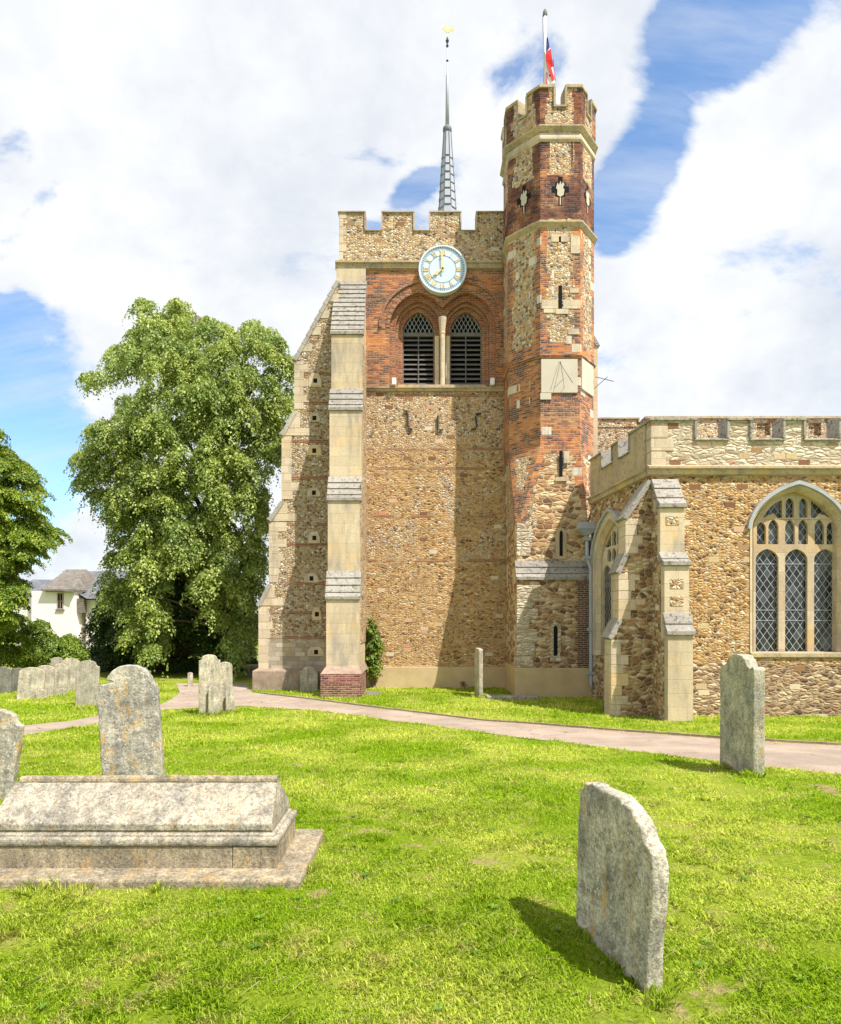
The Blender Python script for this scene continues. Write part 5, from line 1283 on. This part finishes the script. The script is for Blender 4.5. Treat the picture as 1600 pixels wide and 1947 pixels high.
# chest tomb far off by the corner of the buttress
cx_, cy_ = Xp(483, 29), 29
ct = empty('chest_tomb', (cx_, cy_, -.7)); tag(ct, 'grey chest tomb standing behind the left corner of the church', 'tomb')
b = MB(); b.box(cx_ - .3, cx_ + 1.0, cy_ - .4, cy_ + .6, -.75, Zp(1270, 29)); b.build('chest', GM[4], ct, local=False)
b = MB(); b.box(cx_ - .36, cx_ + 1.06, cy_ - .46, cy_ + .66, Zp(1270, 29) + .001, Zp(1265, 29)); b.build('lid', GM[0], ct)

# ---- coped tomb in the left foreground
TMB = m_grave('tomb_stone', (.46, .42, .35), .3, .18, .4, 31); TMB2 = m_grave('tomb_step_stone', (.39, .335, .245), .3, .35, .35, 40)
tomb = empty('tomb', (-2.0, 4.83, 0)); tag(tomb, 'low ridged stone tomb on a moulded plinth and flat slab in the left foreground', 'tomb')
def tb(fn, nm, m_, bev=.008):
    b = MB(); fn(b); return b.build(nm, m_, tomb, bevel=bev)
tb(lambda b: b.box(-3.4, -.785, 4.29, 5.36, -.1, .055), 'base_slab', TMB2, .015)
tb(lambda b: (b.box(-3.05, -.99 - .30, 4.5, 5.17, .05, .205)), 'plinth_course', TMB2, .006)
tb(lambda b: (b.box(-.99 - .297, -.985, 4.497, 5.172, .05, .203)), 'plinth_course', TMB2, .006)
def mould(b, x0, x1, y0, y1, prof):     # prof: (inset, z) rising
    for (i0, z0), (i1, z1) in zip(prof[:-1], prof[1:]):
        A = [(x0 + i0, y0 + i0), (x1 - i0, y0 + i0), (x1 - i0, y1 - i0), (x0 + i0, y1 - i0)]; B = [(x0 + i1, y0 + i1), (x1 - i1, y0 + i1), (x1 - i1, y1 - i1), (x0 + i1, y1 - i1)]
        for k in range(4):
            j = (k + 1) % 4; b.add([(*A[k], z0), (*A[j], z0), (*B[j], z1), (*B[k], z1)], [(0, 1, 2, 3)])
    i1, z1 = prof[-1]; b.add([(x0 + i1, y0 + i1, z1), (x1 - i1, y0 + i1, z1), (x1 - i1, y1 - i1, z1), (x0 + i1, y1 - i1, z1)], [(0, 1, 2, 3)])
mp = [(.0, .206)] + [(-.012 * math.sin(a) , .232 - .026 * math.cos(a)) for a in np.linspace(.3, math.pi - .2, 6)] + [(.02, .262), (.022, .275), (.04, .285), (.045, .30)]
tb(lambda b: mould(b, -3.05, -.985, 4.497, 5.172, mp), 'moulding', TMB, 0)
def cop(b):
    y0, y1, yc = 4.53, 5.14, 4.835; pr = [(y0, .30), (y0, .345), (yc - .045, .565), (yc + .045, .565), (y1, .345), (y1, .30)]
    N_ = 26; vv = []; n = len(pr)
    for k in range(N_ + 1):
        x_ = -2.99 + (-1.02 + 2.99) * k / N_; vv += [(x_ + (-.03 * (p[1] - .3) / .26 if k == N_ else (.03 * (p[1] - .3) / .26 if k == 0 else 0)), p[0], p[1] + random.gauss(0, .0015)) for p in pr]
    ff = [(k * n + i, k * n + (i + 1) % n, (k + 1) * n + (i + 1) % n, (k + 1) * n + i)[::-1] for k in range(N_) for i in range(n)] + [tuple(range(n)), tuple(range(N_ * n, N_ * n + n))[::-1]]
    b.add(vv, ff)
tb(cop, 'coping_stone', TMB, .006)
def roll(b): b.tube([(-2.93 + 1.88 * k / 20, 4.835, .575 + random.gauss(0, .0015)) for k in range(21)], .036, 12)
rr_ = tb(roll, 'ridge_roll', TMB2, 0)

# ------------------------------------------------------------------ trees
def sample_poly(poly, n, hole=None):
    P = np.array(poly, float); lo, hi = P.min(0), P.max(0); out = []
    while len(out) < n:
        q = RNG.uniform(lo, hi, (n * 3, 2)); ok = inside(q[:, 0], q[:, 1], poly)
        if hole: ok &= ~inside(q[:, 0], q[:, 1], hole)
        out += list(q[ok])
    return np.array(out[:n])
def leaves(centres, radii, per, size, droop=.55, aspect=.62, hang=.25, name='crown', m_=None, parent=None, up_=.55, axis=(0, 0)):
    out = []
    for (c, r) in zip(centres, radii):
        n = int(per * (r / radii.mean()) ** 2)
        ph = RNG.uniform(0, 2 * math.pi, n); rr = r * np.sqrt(RNG.uniform(0, 1, n))
        lob = 1 + .28 * np.sin(ph * 3 + RNG.uniform(0, 6)) + .18 * np.sin(ph * 5 + RNG.uniform(0, 6)); rr = rr * lob
        q = np.stack([c[0] + rr * np.cos(ph), c[1] + rr * np.sin(ph), c[2] - droop * rr * rr / r + RNG.normal(0, .10 * r, n) - RNG.exponential(hang * r * .5, n)], 1)
        od = np.array([c[0] - axis[0], c[1] - axis[1]]); L = np.hypot(*od) + 1e-6; od = od / L
        q[:, 2] -= (((q[:, 0] - c[0]) * od[0] + (q[:, 1] - c[1]) * od[1])) * .35
        nrm = np.stack([np.cos(ph) * rr / r * .8, np.sin(ph) * rr / r * .8, np.full(n, up_)], 1) + RNG.normal(0, .45, (n, 3)); nrm /= np.linalg.norm(nrm, axis=1)[:, None]
        ax = np.stack([np.cos(ph), np.sin(ph), -np.full(n, .8)], 1) + RNG.normal(0, .5, (n, 3))
        ax -= nrm * (ax * nrm).sum(1)[:, None]; ax /= np.linalg.norm(ax, axis=1)[:, None]
        bx = np.cross(nrm, ax); s = size * RNG.uniform(.6, 1.35, n)[:, None]
        out.append(np.stack([q - ax * s * .5, q + bx * s * aspect * .5, q + ax * s * .5 - nrm * s * .12, q - bx * s * aspect * .5], 1))
    return soup(name, np.concatenate(out), 4, m_, parent)
def crown_centres(poly, Yc, depth, n, xc, hw, hole=None, front=.6, toppy=None):
    q = sample_poly(poly, n, hole); e = np.clip(1 - ((q[:, 0] - xc) / hw) ** 2, .05, 1) ** .5 * depth
    if toppy:
        e *= np.clip((q[:, 1] - toppy) / 160, .25, 1) ** .5
    f = np.where(RNG.uniform(0, 1, n) < front, RNG.uniform(-1, -.55, n), RNG.uniform(-.55, 1, n))
    Y = Yc + e * f
    return np.stack([(q[:, 0] - 800) * Y / F, Y, EYE + (HOR - q[:, 1]) * Y / F], 1)
def trunk(b, base, top, r0, r1, n=9, wob=.12, seg=10):
    base, top = Vector(base), Vector(top); pts = []; rr = []
    for i in range(n):
        f = i / (n - 1); p = base.lerp(top, f) + Vector((random.gauss(0, wob), random.gauss(0, wob), 0)) * (1 if 0 < i < n - 1 else 0)
        pts.append(p); rr.append((r0 + (r1 - r0) * f) * (1.35 if i == 0 else 1))
    b.tube(pts, rr, seg); return pts
def limbs(b, pts, cents, k, r=.09, rise=.3):
    for c in random.sample(list(map(tuple, cents)), k):
        c = Vector(c); cand = [p for p in pts[1:] if p.z < c.z - .2] or [pts[1]]
        s = min(cand, key=lambda p: abs((c - p).length - (c.z - p.z) * 1.5))
        mid = s.lerp(c, .5) + Vector((random.gauss(0, .2), random.gauss(0, .2), rise * (c - s).length * .5))
        path = [s.lerp(mid, f).lerp(mid.lerp(c, f), f) for f in (0, .2, .4, .6, .8, 1)]
        rr = r * min(1.6, .5 + (c - s).length / 5); b.tube(path, [rr * (1 - .8 * f) for f in (0, .2, .4, .6, .8, 1)], 5)
LF1 = m_leaf('lime_leaf', (.15, .23, .035), (.33, .44, .08), (.62, .68, .30), .42)
LF2 = m_leaf('dark_leaf', (.03, .065, .015), (.075, .14, .03), (.15, .24, .05), .3)
LF3 = m_leaf('yew_leaf', (.08, .16, .018), (.22, .34, .04), (.42, .46, .07), .38)
LF4 = m_leaf('shrub_leaf', (.09, .17, .02), (.2, .31, .04), (.38, .47, .08), .35)
def tree(name, label, poly, Yc, depth, n, xc, hw, base_px, trunk_top, r0, rad, per, size, m_, hole=None, front=.6, toppy=None, droop=.55, nl=26, group=None, cat='tree', hang=.25, extra=None, rise=.3, lr=.09):
    cs = crown_centres(poly, Yc, depth, n, xc, hw, hole, front, toppy)
    if extra is not None: cs = np.concatenate([cs, extra])
    X, Y = Xp(base_px, Yc), Yc; t_ = empty(name, (X, Y, gz(Y))); tag(t_, label, cat, group)
    b = MB(); pts = trunk(b, (X, Y, gz(Y) - .2), (Xp(trunk_top[0], Yc), Yc, Zp(trunk_top[1], Yc)), r0, r0 * .16)
    limbs(b, pts, cs, min(nl, len(cs)), lr, rise); b.build('trunk', M['bark'], t_, True)
    leaves(cs, RNG.uniform(rad * .65, rad * 1.35, len(cs)), per, size, droop, m_=m_, parent=t_, hang=hang, axis=(X, Y)); return t_
P1 = [(262, 566), (300, 562), (345, 568), (405, 602), (440, 618), (480, 606), (530, 630), (556, 680), (556, 790), (535, 820), (520, 900), (505, 960), (492, 1120), (482, 1200), (455, 1250), (425, 1235), (400, 1150), (370, 1090), (338, 1070), (322, 1150), (305, 1225), (272, 1238), (225, 1200), (196, 1130), (212, 1020), (205, 950), (165, 935), (145, 925), (150, 880),
      (142, 860), (165, 835), (150, 795), (200, 790), (235, 770), (225, 715), (165, 722), (158, 708), (200, 700), (215, 680), (170, 672), (165, 655), (200, 650), (240, 650), (252, 610)]
tree('lime_tree', 'tall bright green tree with drooping leaf clusters left of the church tower', P1, 31, 4.6, 980, 360, 225, 428, (375, 600), .42, .42, 330, .115, LF1, hole=[(235, 690), (262, 700), (262, 735), (235, 745)], front=.62, toppy=540, nl=90, lr=.07, droop=.85, hang=.6)
P2 = [(205, 1110), (300, 1060), (400, 1060), (470, 1120), (478, 1270), (440, 1278), (395, 1262), (380, 1200), (330, 1190), (295, 1215), (280, 1255), (225, 1280), (178, 1262), (172, 1215), (188, 1140)]
tree('yew_tree', 'dark spreading yew with low hanging boughs beneath the tall bright tree', P2, 33.2, 3.6, 330, 325, 165, 316, (330, 1080), .55, .55, 400, .11, LF2, hole=[(288, 1212), (345, 1195), (405, 1235), (405, 1292), (288, 1292)], front=.5, droop=.75, nl=40, lr=.11, hang=.4)
P3 = [(-260, 800), (-120, 740), (-30, 795), (-8, 805), (8, 850), (40, 872), (70, 900), (72, 950), (85, 990), (112, 1005), (92, 1035), (70, 1060), (30, 1075), (45, 1110), (40, 1150), (10, 1180), (-60, 1200), (-260, 1200)]
tree('conifer_tree', 'yellow-green feathery evergreen tree at the left edge of the picture', P3, 26, 3.2, 1050, -110, 240, -110, (-110, 800), .4, .40, 480, .085, LF3, front=.6, droop=.35, nl=80, hang=.15, rise=.1)
def shrub(label, poly, Yc, depth, n, m_, rad=.4, per=520, size=.085, group='shrubs behind the headstones', name='shrub'):
    P = np.array(poly); xc = P[:, 0].mean(); hw = (P[:, 0].max() - P[:, 0].min()) / 2 + 8
    return tree(name, label, poly, Yc, depth, n, xc, hw, xc, (xc, P[:, 1].min() + 8), .06, rad, per, size, m_, front=.6, nl=min(14, n), group=group, cat='shrub', lr=.02)
shrub('broad yellow-green shrub at the left edge behind the dark headstones', [(-120, 1150), (10, 1150), (50, 1175), (62, 1225), (50, 1262), (-120, 1270)], 27.5, 1.5, 90, LF3)
shrub('mid green shrub behind the pale headstones in front of the white house', [(50, 1180), (80, 1172), (105, 1200), (118, 1240), (110, 1262), (50, 1264)], 29, 1.3, 50, LF4)
shrub('small glossy shrub between the white house and the dark yew', [(110, 1222), (130, 1205), (150, 1225), (165, 1240), (170, 1262), (110, 1264)], 29, 1.2, 34, LF4)
shrub('low dark bush at the foot of the tree trunk by the shop front', [(325, 1262), (350, 1240), (380, 1250), (392, 1278), (330, 1282)], 32, 1, 26, LF2, group=None)
shrub('dark evergreen bush against the left corner of the church', [(455, 1150), (480, 1130), (492, 1200), (484, 1262), (455, 1270)], 33, 1.2, 40, LF2, group=None)
# clipped hedge and boundary wall far behind
hg = sample_poly([(-300, 1232), (700, 1228), (700, 1262), (-300, 1262)], 420, [(268, 1200), (345, 1200), (345, 1300), (268, 1300)]); Yh = 46 + RNG.uniform(-1, 1, len(hg))
o = leaves(np.stack([(hg[:, 0] - 800) * Yh / F, Yh, EYE + (HOR - hg[:, 1]) * Yh / F], 1), RNG.uniform(.6, 1.0, len(hg)), 170, .2, m_=LF2, name='hedge'); tag(o, 'long dark hedge closing off the churchyard in the distance', 'hedge')
# climbing plant on the tower
cp = empty('climbing_plant', (Xp(706, 23.6), 23.6, -.7)); tag(cp, 'leafy climbing plant growing up the tower wall beside the front buttress', 'plant')
q = sample_poly([(701, 1180), (708, 1175), (718, 1200), (722, 1215), (725, 1228), (722, 1250), (722, 1268), (714, 1282), (704, 1285), (699, 1255)], 70); Yq = 23.62 + RNG.uniform(-.12, .12, 70)
cc = np.stack([(q[:, 0] - 800) * Yq / F, Yq, EYE + (HOR - q[:, 1]) * Yq / F], 1)
b = MB()
for k in range(5):
    b.tube([(Xp(706 + k * 2, 23.7), 23.72, -.75), (Xp(704 + k * 3, 23.7), 23.75, .2), (Xp(702 + k * 5, 23.7), 23.75, 1.0), (Xp(703 + k * 4, 23.7), 23.75, 1.5)], [.02, .015, .01, .005], 5)
b.build('stem', M['bark'], cp); leaves(cc, RNG.uniform(.08, .2, 70), 26, .10, .5, m_=LF4, parent=cp, name='foliage')
pw_ = empty('wall_weed', (Xp(884, 23.7), 23.7, Zp(1310, 23.7))); tag(pw_, 'small dry weed sprouting at the foot of the tower plinth', 'plant')
cc = np.array([[Xp(884, 23.7) + random.gauss(0, .06), 23.68, Zp(1300, 23.7) + random.uniform(-.1, .12)] for _ in range(9)])
leaves(cc, np.full(9, .06), 14, .05, m_=m_leaf('dry_leaf', (.12, .07, .03), (.25, .15, .07), (.3, .25, .1)), parent=pw_, name='foliage')

# ------------------------------------------------------------------ white house, shop
HY = 48
h = empty('white_house', (Xp(110, HY), HY, -.7)); tag(h, 'white rendered house with brown and slate roofs seen between the trees on the left', 'house')
HX = lambda px: Xp(px, HY); HZ = lambda py: Zp(py, HY)
b = MB(); b.box(HX(60), HX(141), HY, HY + 6, -.9, HZ(1124)); b.build('wall', M['wallwhite'], h)
b = MB(); b.box(HX(20), HX(86), HY + .6, HY + 6, -.9, HZ(1131)); b.build('wall', M['wallwhite'], h)
def roof(x0, x1, y0, y1, ze, zr, m_, hipr=0, th=.12):
    yc = (y0 + y1) / 2; b = MB()
    A = [(x0, y0, ze), (x1, y0, ze), (x1, y1, ze), (x0, y1, ze), (x0 + .0, yc, zr), (x1 - hipr, yc, zr)]
    b.add(A + [(p[0], p[1], p[2] + th) for p in A], [(6, 7, 11, 10), (8, 9, 10, 11), (7, 8, 11), (6, 10, 9), (0, 1, 7, 6), (1, 2, 8, 7), (2, 3, 9, 8), (3, 0, 6, 9), (0, 4, 5, 1), (2, 5, 4, 3), (0, 3, 4), (1, 5, 2)])
    return b.build('roof', m_, h)
roof(HX(84), HX(145), HY - .4, HY + 6.4, HZ(1124), HZ(1124) + 1.7, M['tile'], .8)
roof(HX(10), HX(87), HY + .3, HY + 6.4, HZ(1131), HZ(1131) + 1.2, M['slate'], 0)
b = MB(); x0, x1 = HX(118), HX(240); b.box(HX(150), x1, HY + 1, HY + 9, -.9, HZ(1140)); b.build('wall', M['wallwhite'], h)
b = MB(); ze, zr_ = HZ(1138), Zp(1086, HY + 5)
A = [(HX(141), HY + .6, HZ(1128)), (HX(160), HY + .4, ze), (x1, HY + .4, ze), (x1, HY + 9, ze), (HX(112), HY + 9, ze), (Xp(118, HY + 5), HY + 5, zr_), (x1, HY + 5, zr_ + .0)]
b.add(A, [(0, 1, 2, 6, 5), (3, 4, 5, 6), (2, 3, 6), (4, 0, 5)]); b.build('roof', M['slate'], h)
def hwin(px, py, wpx, hpx):
    w2, h2 = wpx * HY / F / 2, hpx * HY / F / 2; X_, Z_ = HX(px), HZ(py); b = MB()
    b.plate([(X_ - w2, Z_ - h2), (X_ + w2, Z_ - h2), (X_ + w2, Z_ + h2), (X_ - w2, Z_ + h2)], [[(X_ - w2 + .07, Z_ - h2 + .07), (X_ + w2 - .07, Z_ - h2 + .07), (X_ + w2 - .07, Z_ - .03), (X_ - w2 + .07, Z_ - .03)], [(X_ - w2 + .07, Z_ + .03), (X_ + w2 - .07, Z_ + .03), (X_ + w2 - .07, Z_ + h2 - .07), (X_ - w2 + .07, Z_ + h2 - .07)]], HY - .05, HY - .002)
    b.box(X_ - .02, X_ + .02, HY - .045, HY - .01, Z_ - h2 + .07, Z_ + h2 - .07)
    wn = b.build('window', m_plain('window_paint', (.34, .27, .22), .7), h); b = MB(); b.box(X_ - w2 + .05, X_ + w2 - .05, HY - .02, HY - .004, Z_ - h2 + .05, Z_ + h2 - .05); b.build('pane', M['dark'], wn)
    b = MB(); b.box(X_ - w2 - .08, X_ + w2 + .08, HY - .12, HY, Z_ - h2 - .1, Z_ - h2 - .002); b.build('sill', M['leaddark'], wn)
hwin(115, 1143, 12, 31); hwin(160, 1207, 9, 30)
b = MB(); b.tube([(HX(89), HY - .1, HZ(1124)), (HX(145), HY - .45, HZ(1125))], .06, 6); b.build('gutter', M['leaddark'], h)
for px0 in (142, 147): pass
b = MB(); b.box(HX(141) + .003, HX(152), HY + .35, HY + 1, HZ(1165), HZ(1138)); b.build('weatherboard', M['tile'], h)
SYh = 62; s = empty('shop_front', (Xp(300, SYh), SYh, -.7)); tag(s, 'pale building with a purple shop front glimpsed beneath the tree', 'shop')
b = MB(); b.box(Xp(276, SYh), Xp(380, SYh), SYh, SYh + 6, -.9, Zp(1205, SYh)); b.build('wall', M['wallwhite'], s)
b = MB(); b.box(Xp(288, SYh), Xp(303, SYh), SYh - .2, SYh - .01, -.9, Zp(1233, SYh)); pf = b.build('shop_panel', M['purple'], s)
b = MB(); b.box(Xp(293, SYh), Xp(299, SYh), SYh - .24, SYh - .201, -.5, Zp(1245, SYh)); b.build('door', M['leaddark'], pf)
b = MB(); b.box(Xp(330, SYh), Xp(360, SYh), SYh - .2, SYh - .01, .2, Zp(1228, SYh)); b.build('shop_panel', m_plain('pink_paint', (.5, .16, .28), .7), s)
gp = empty('gate_pier', (Xp(284, 44), 44, -.7)); tag(gp, 'red brick gate pier beside the purple shop front', 'gate pier')
b = MB(); b.box(Xp(280, 44), Xp(289, 44), 43.8, 44.2, -.8, Zp(1246, 44)); b.build('pier', M['plinth_brick'], gp)
b = MB(); b.box(Xp(279, 44), Xp(290, 44), 43.75, 44.25, Zp(1246, 44) + .001, Zp(1243, 44)); b.build('cap', M['ashlar'], gp)

# ------------------------------------------------------------------ grass
excl = [path_main, path_left, path_back, [(-6.0, 23.05), (-3.2, 23.05), (-3.2, 20.93), (-1.87, 20.93), (-1.87, 23.8), (3.0, 23.8), (3.0, 21.0), (5.5, 21.0), (5.9, 16.9), (5.9, 15.72), (6.6, 15.72), (6.6, 16.75), (30, 16.75), (30, 40), (-6, 40)],
        [(4.85, 16.8), (6, 16.8), (6, 17.5), (4.85, 17.5)], [(-3.5, 4.28), (-.77, 4.28), (-.77, 5.37), (-3.5, 5.37)], [(Xp(692, 21.8), 21.6), (Xp(722, 21.8), 21.6), (Xp(722, 21.8), 22.6), (Xp(692, 21.8), 22.6)], [(Xp(925, 20.7), 20.4), (Xp(1022, 20.7), 20.4), (Xp(1022, 20.7), 20.95), (Xp(925, 20.7), 20.95)]]
def vnoise(x, y, sc, seed):
    g_ = np.random.default_rng(seed).uniform(0, 1, (256, 256)); x = x * sc + 128; y = y * sc + 40
    xi, yi = np.floor(x).astype(int), np.floor(y).astype(int); fx_, fy_ = x - xi, y - yi; fx_ = fx_ * fx_ * (3 - 2 * fx_); fy_ = fy_ * fy_ * (3 - 2 * fy_)
    G = lambda a, c: g_[a % 256, c % 256]
    return (G(xi, yi) * (1 - fx_) + G(xi + 1, yi) * fx_) * (1 - fy_) + (G(xi, yi + 1) * (1 - fx_) + G(xi + 1, yi + 1) * fx_) * fy_
def grass_pts(y0, y1, dens, wid=.80):
    A = wid * (y1 * y1 - y0 * y0); n = int(A * dens)
    Y = np.sqrt(RNG.uniform(y0 * y0, y1 * y1, n)); X = RNG.uniform(-1, 1, n) * wid * Y
    keep = np.ones(n, bool)
    for p in excl: keep &= ~inside(X, Y, p)
    bare = vnoise(X, Y, 2.3, 5) * .6 + vnoise(X, Y, 6, 6) * .4
    keep &= RNG.uniform(0, 1, n) > np.clip((bare - .58) / .1, 0, .95)
    keep &= ~((np.abs(X + 1.9) < 1.3) & (Y > 4.05 + .12 * vnoise(X, Y, 4, 3)) & (Y < 4.3) & (RNG.uniform(0, 1, n) < .85))
    return X[keep], Y[keep]
def blades(X, Y, h, w, lean, clump=True):
    n = len(X); zz_ = np.interp(Y, GX, GZ)
    tall = .65 + .8 * vnoise(X, Y, 3.1, 8) * vnoise(X, Y, 9, 9) * 2 if clump else 1
    L = h * RNG.uniform(.5, 1.35, n) * tall; az = RNG.uniform(0, 2 * math.pi, n) + (vnoise(X, Y, 4, 10) * 5 if clump else 0)
    tl = np.clip(RNG.normal(lean, .32, n), .05, 1.45)
    B = np.stack([X, Y, zz_], 1); D = np.stack([np.cos(az), np.sin(az), np.zeros(n)], 1); S = np.stack([-np.sin(az), np.cos(az), np.zeros(n)], 1); U = np.array([0, 0, 1.0])
    W2 = (w * RNG.uniform(.6, 1.3, n))[:, None] / 2
    mid = B + D * (np.sin(tl * .55) * L * .5)[:, None] + U * (np.cos(tl * .55) * L * .5)[:, None]
    tip = mid + D * (np.sin(tl * 1.35) * L * .5)[:, None] + U * (np.cos(np.minimum(tl * 1.35, 1.5)) * L * .5)[:, None]
    return np.stack([B - S * W2 * .8, B + S * W2 * .8, mid + S * W2, tip, mid - S * W2], 1)
parts = []
for (y0, y1, dn, hh, ww, ln) in ((2.2, 4.2, 15000, .032, .0040, .95), (4.2, 6.5, 8000, .034, .0050, .9), (6.5, 10, 3200, .038, .0085, .85), (10, 16, 1300, .05, .014, .7), (16, 26, 450, .055, .024, .65)):
    X, Y = grass_pts(y0, y1, dn); parts.append(blades(X, Y, hh, ww, ln))
# unmown tufts round the stones
def tuft(cx, cy, r, n, h):
    a = RNG.uniform(0, 6.28, n); q = r * np.sqrt(RNG.uniform(0, 1, n)); return blades(cx + q * np.cos(a), cy + q * np.sin(a), h, .005, .45, False)
for (x_, y_, r_, n_, h_) in ((1.09, 3.0, .07, 110, .07), (1.02, 3.3, .06, 70, .06), (.95, 3.6, .06, 60, .06), (1.18, 3.12, .06, 60, .06), (-2.45, 4.22, .14, 130, .08), (-2.2, 4.24, .09, 70, .06), (-.95, 4.26, .06, 200, .03), (-.76, 4.6, .06, 120, .06), (-1.7, 4.25, .05, 50, .06),
                             (3.9, 7.7, .12, 150, .10), (3.85, 8.3, .12, 120, .1), (Xp(400, 17), 16.9, .35, 260, .14), (Xp(432, 17.3), 17.2, .3, 200, .12), (Xp(907, 21), 20.8, .2, 120, .12), (Xp(165, 18.3), 18.2, .35, 160, .1)):
    parts.append(tuft(x_, y_, r_, n_, h_))
for poly_, n_, off in ((near_edge, 2600, -.02), ([(0, 1404), (35, 1402), (190, 1377), (300, 1352)], 500, -.01), (far_edge[1:-1], 900, -.06)):
    g2 = np.array([gnd(*p) for p in poly_]); sg_ = RNG.integers(0, len(g2) - 1, n_); f_ = RNG.uniform(0, 1, n_)[:, None]
    q = g2[sg_] * (1 - f_) + g2[sg_ + 1] * f_
    q[:, 1] += off + RNG.exponential(.05, n_) * (1 if off > -.05 else -1) * (vnoise(q[:, 0], q[:, 1], 3, 21) * 1.8)
    parts.append(blades(q[:, 0], q[:, 1], .04, .009, .9, False))
allb = np.concatenate(parts)
o = soup('grass', allb, 5, M['blade']); tag(o, 'bright short-mown churchyard grass', 'grass', kind='stuff')
X, Y = grass_pts(2.2, 9, 60); n = len(X); az = RNG.uniform(0, 6.28, n); L = RNG.uniform(.03, .14, n); zz_ = np.interp(Y, GX, GZ) + RNG.uniform(.022, .045, n)
D = np.stack([np.cos(az), np.sin(az), RNG.uniform(-.12, .12, n)], 1) * L[:, None]; S = np.stack([-np.sin(az), np.cos(az), np.zeros(n)], 1) * RNG.uniform(.0008, .0022, n)[:, None]; B = np.stack([X, Y, zz_], 1)
# broad-leaved weeds and clover flat in the turf
X2, Y2 = grass_pts(2.3, 9, 5); cl = []
for x_, y_ in zip(X2, Y2):
    m2 = random.randint(5, 9); sz = random.uniform(.018, .04)
    for k in range(m2):
        a = 6.283 * k / m2 + random.uniform(-.3, .3); dx_, dy_ = math.cos(a), math.sin(a); z0_ = gz(y_) + .02
        cl.append([(x_, y_, z0_), (x_ + (dx_ - dy_ * .35) * sz * .6, y_ + (dy_ + dx_ * .35) * sz * .6, z0_ + .012), (x_ + dx_ * sz, y_ + dy_ * sz, z0_ + .008), (x_ + (dx_ + dy_ * .35) * sz * .6, y_ + (dy_ - dx_ * .35) * sz * .6, z0_ + .012)])
tag(soup('lawn_weeds', np.array(cl), 4, m_leaf('weed_leaf', (.09, .20, .02), (.13, .27, .03), (.2, .34, .05), .3)), 'small flat rosettes of clover and weeds in the turf', 'weeds', kind='stuff')
o = soup('dry_grass', np.stack([B - S, B + S, B + D + S * .3, B + D - S * .3], 1), 4, M['straw']); tag(o, 'loose straw-coloured grass clippings scattered over the lawn', 'dry grass', kind='stuff')
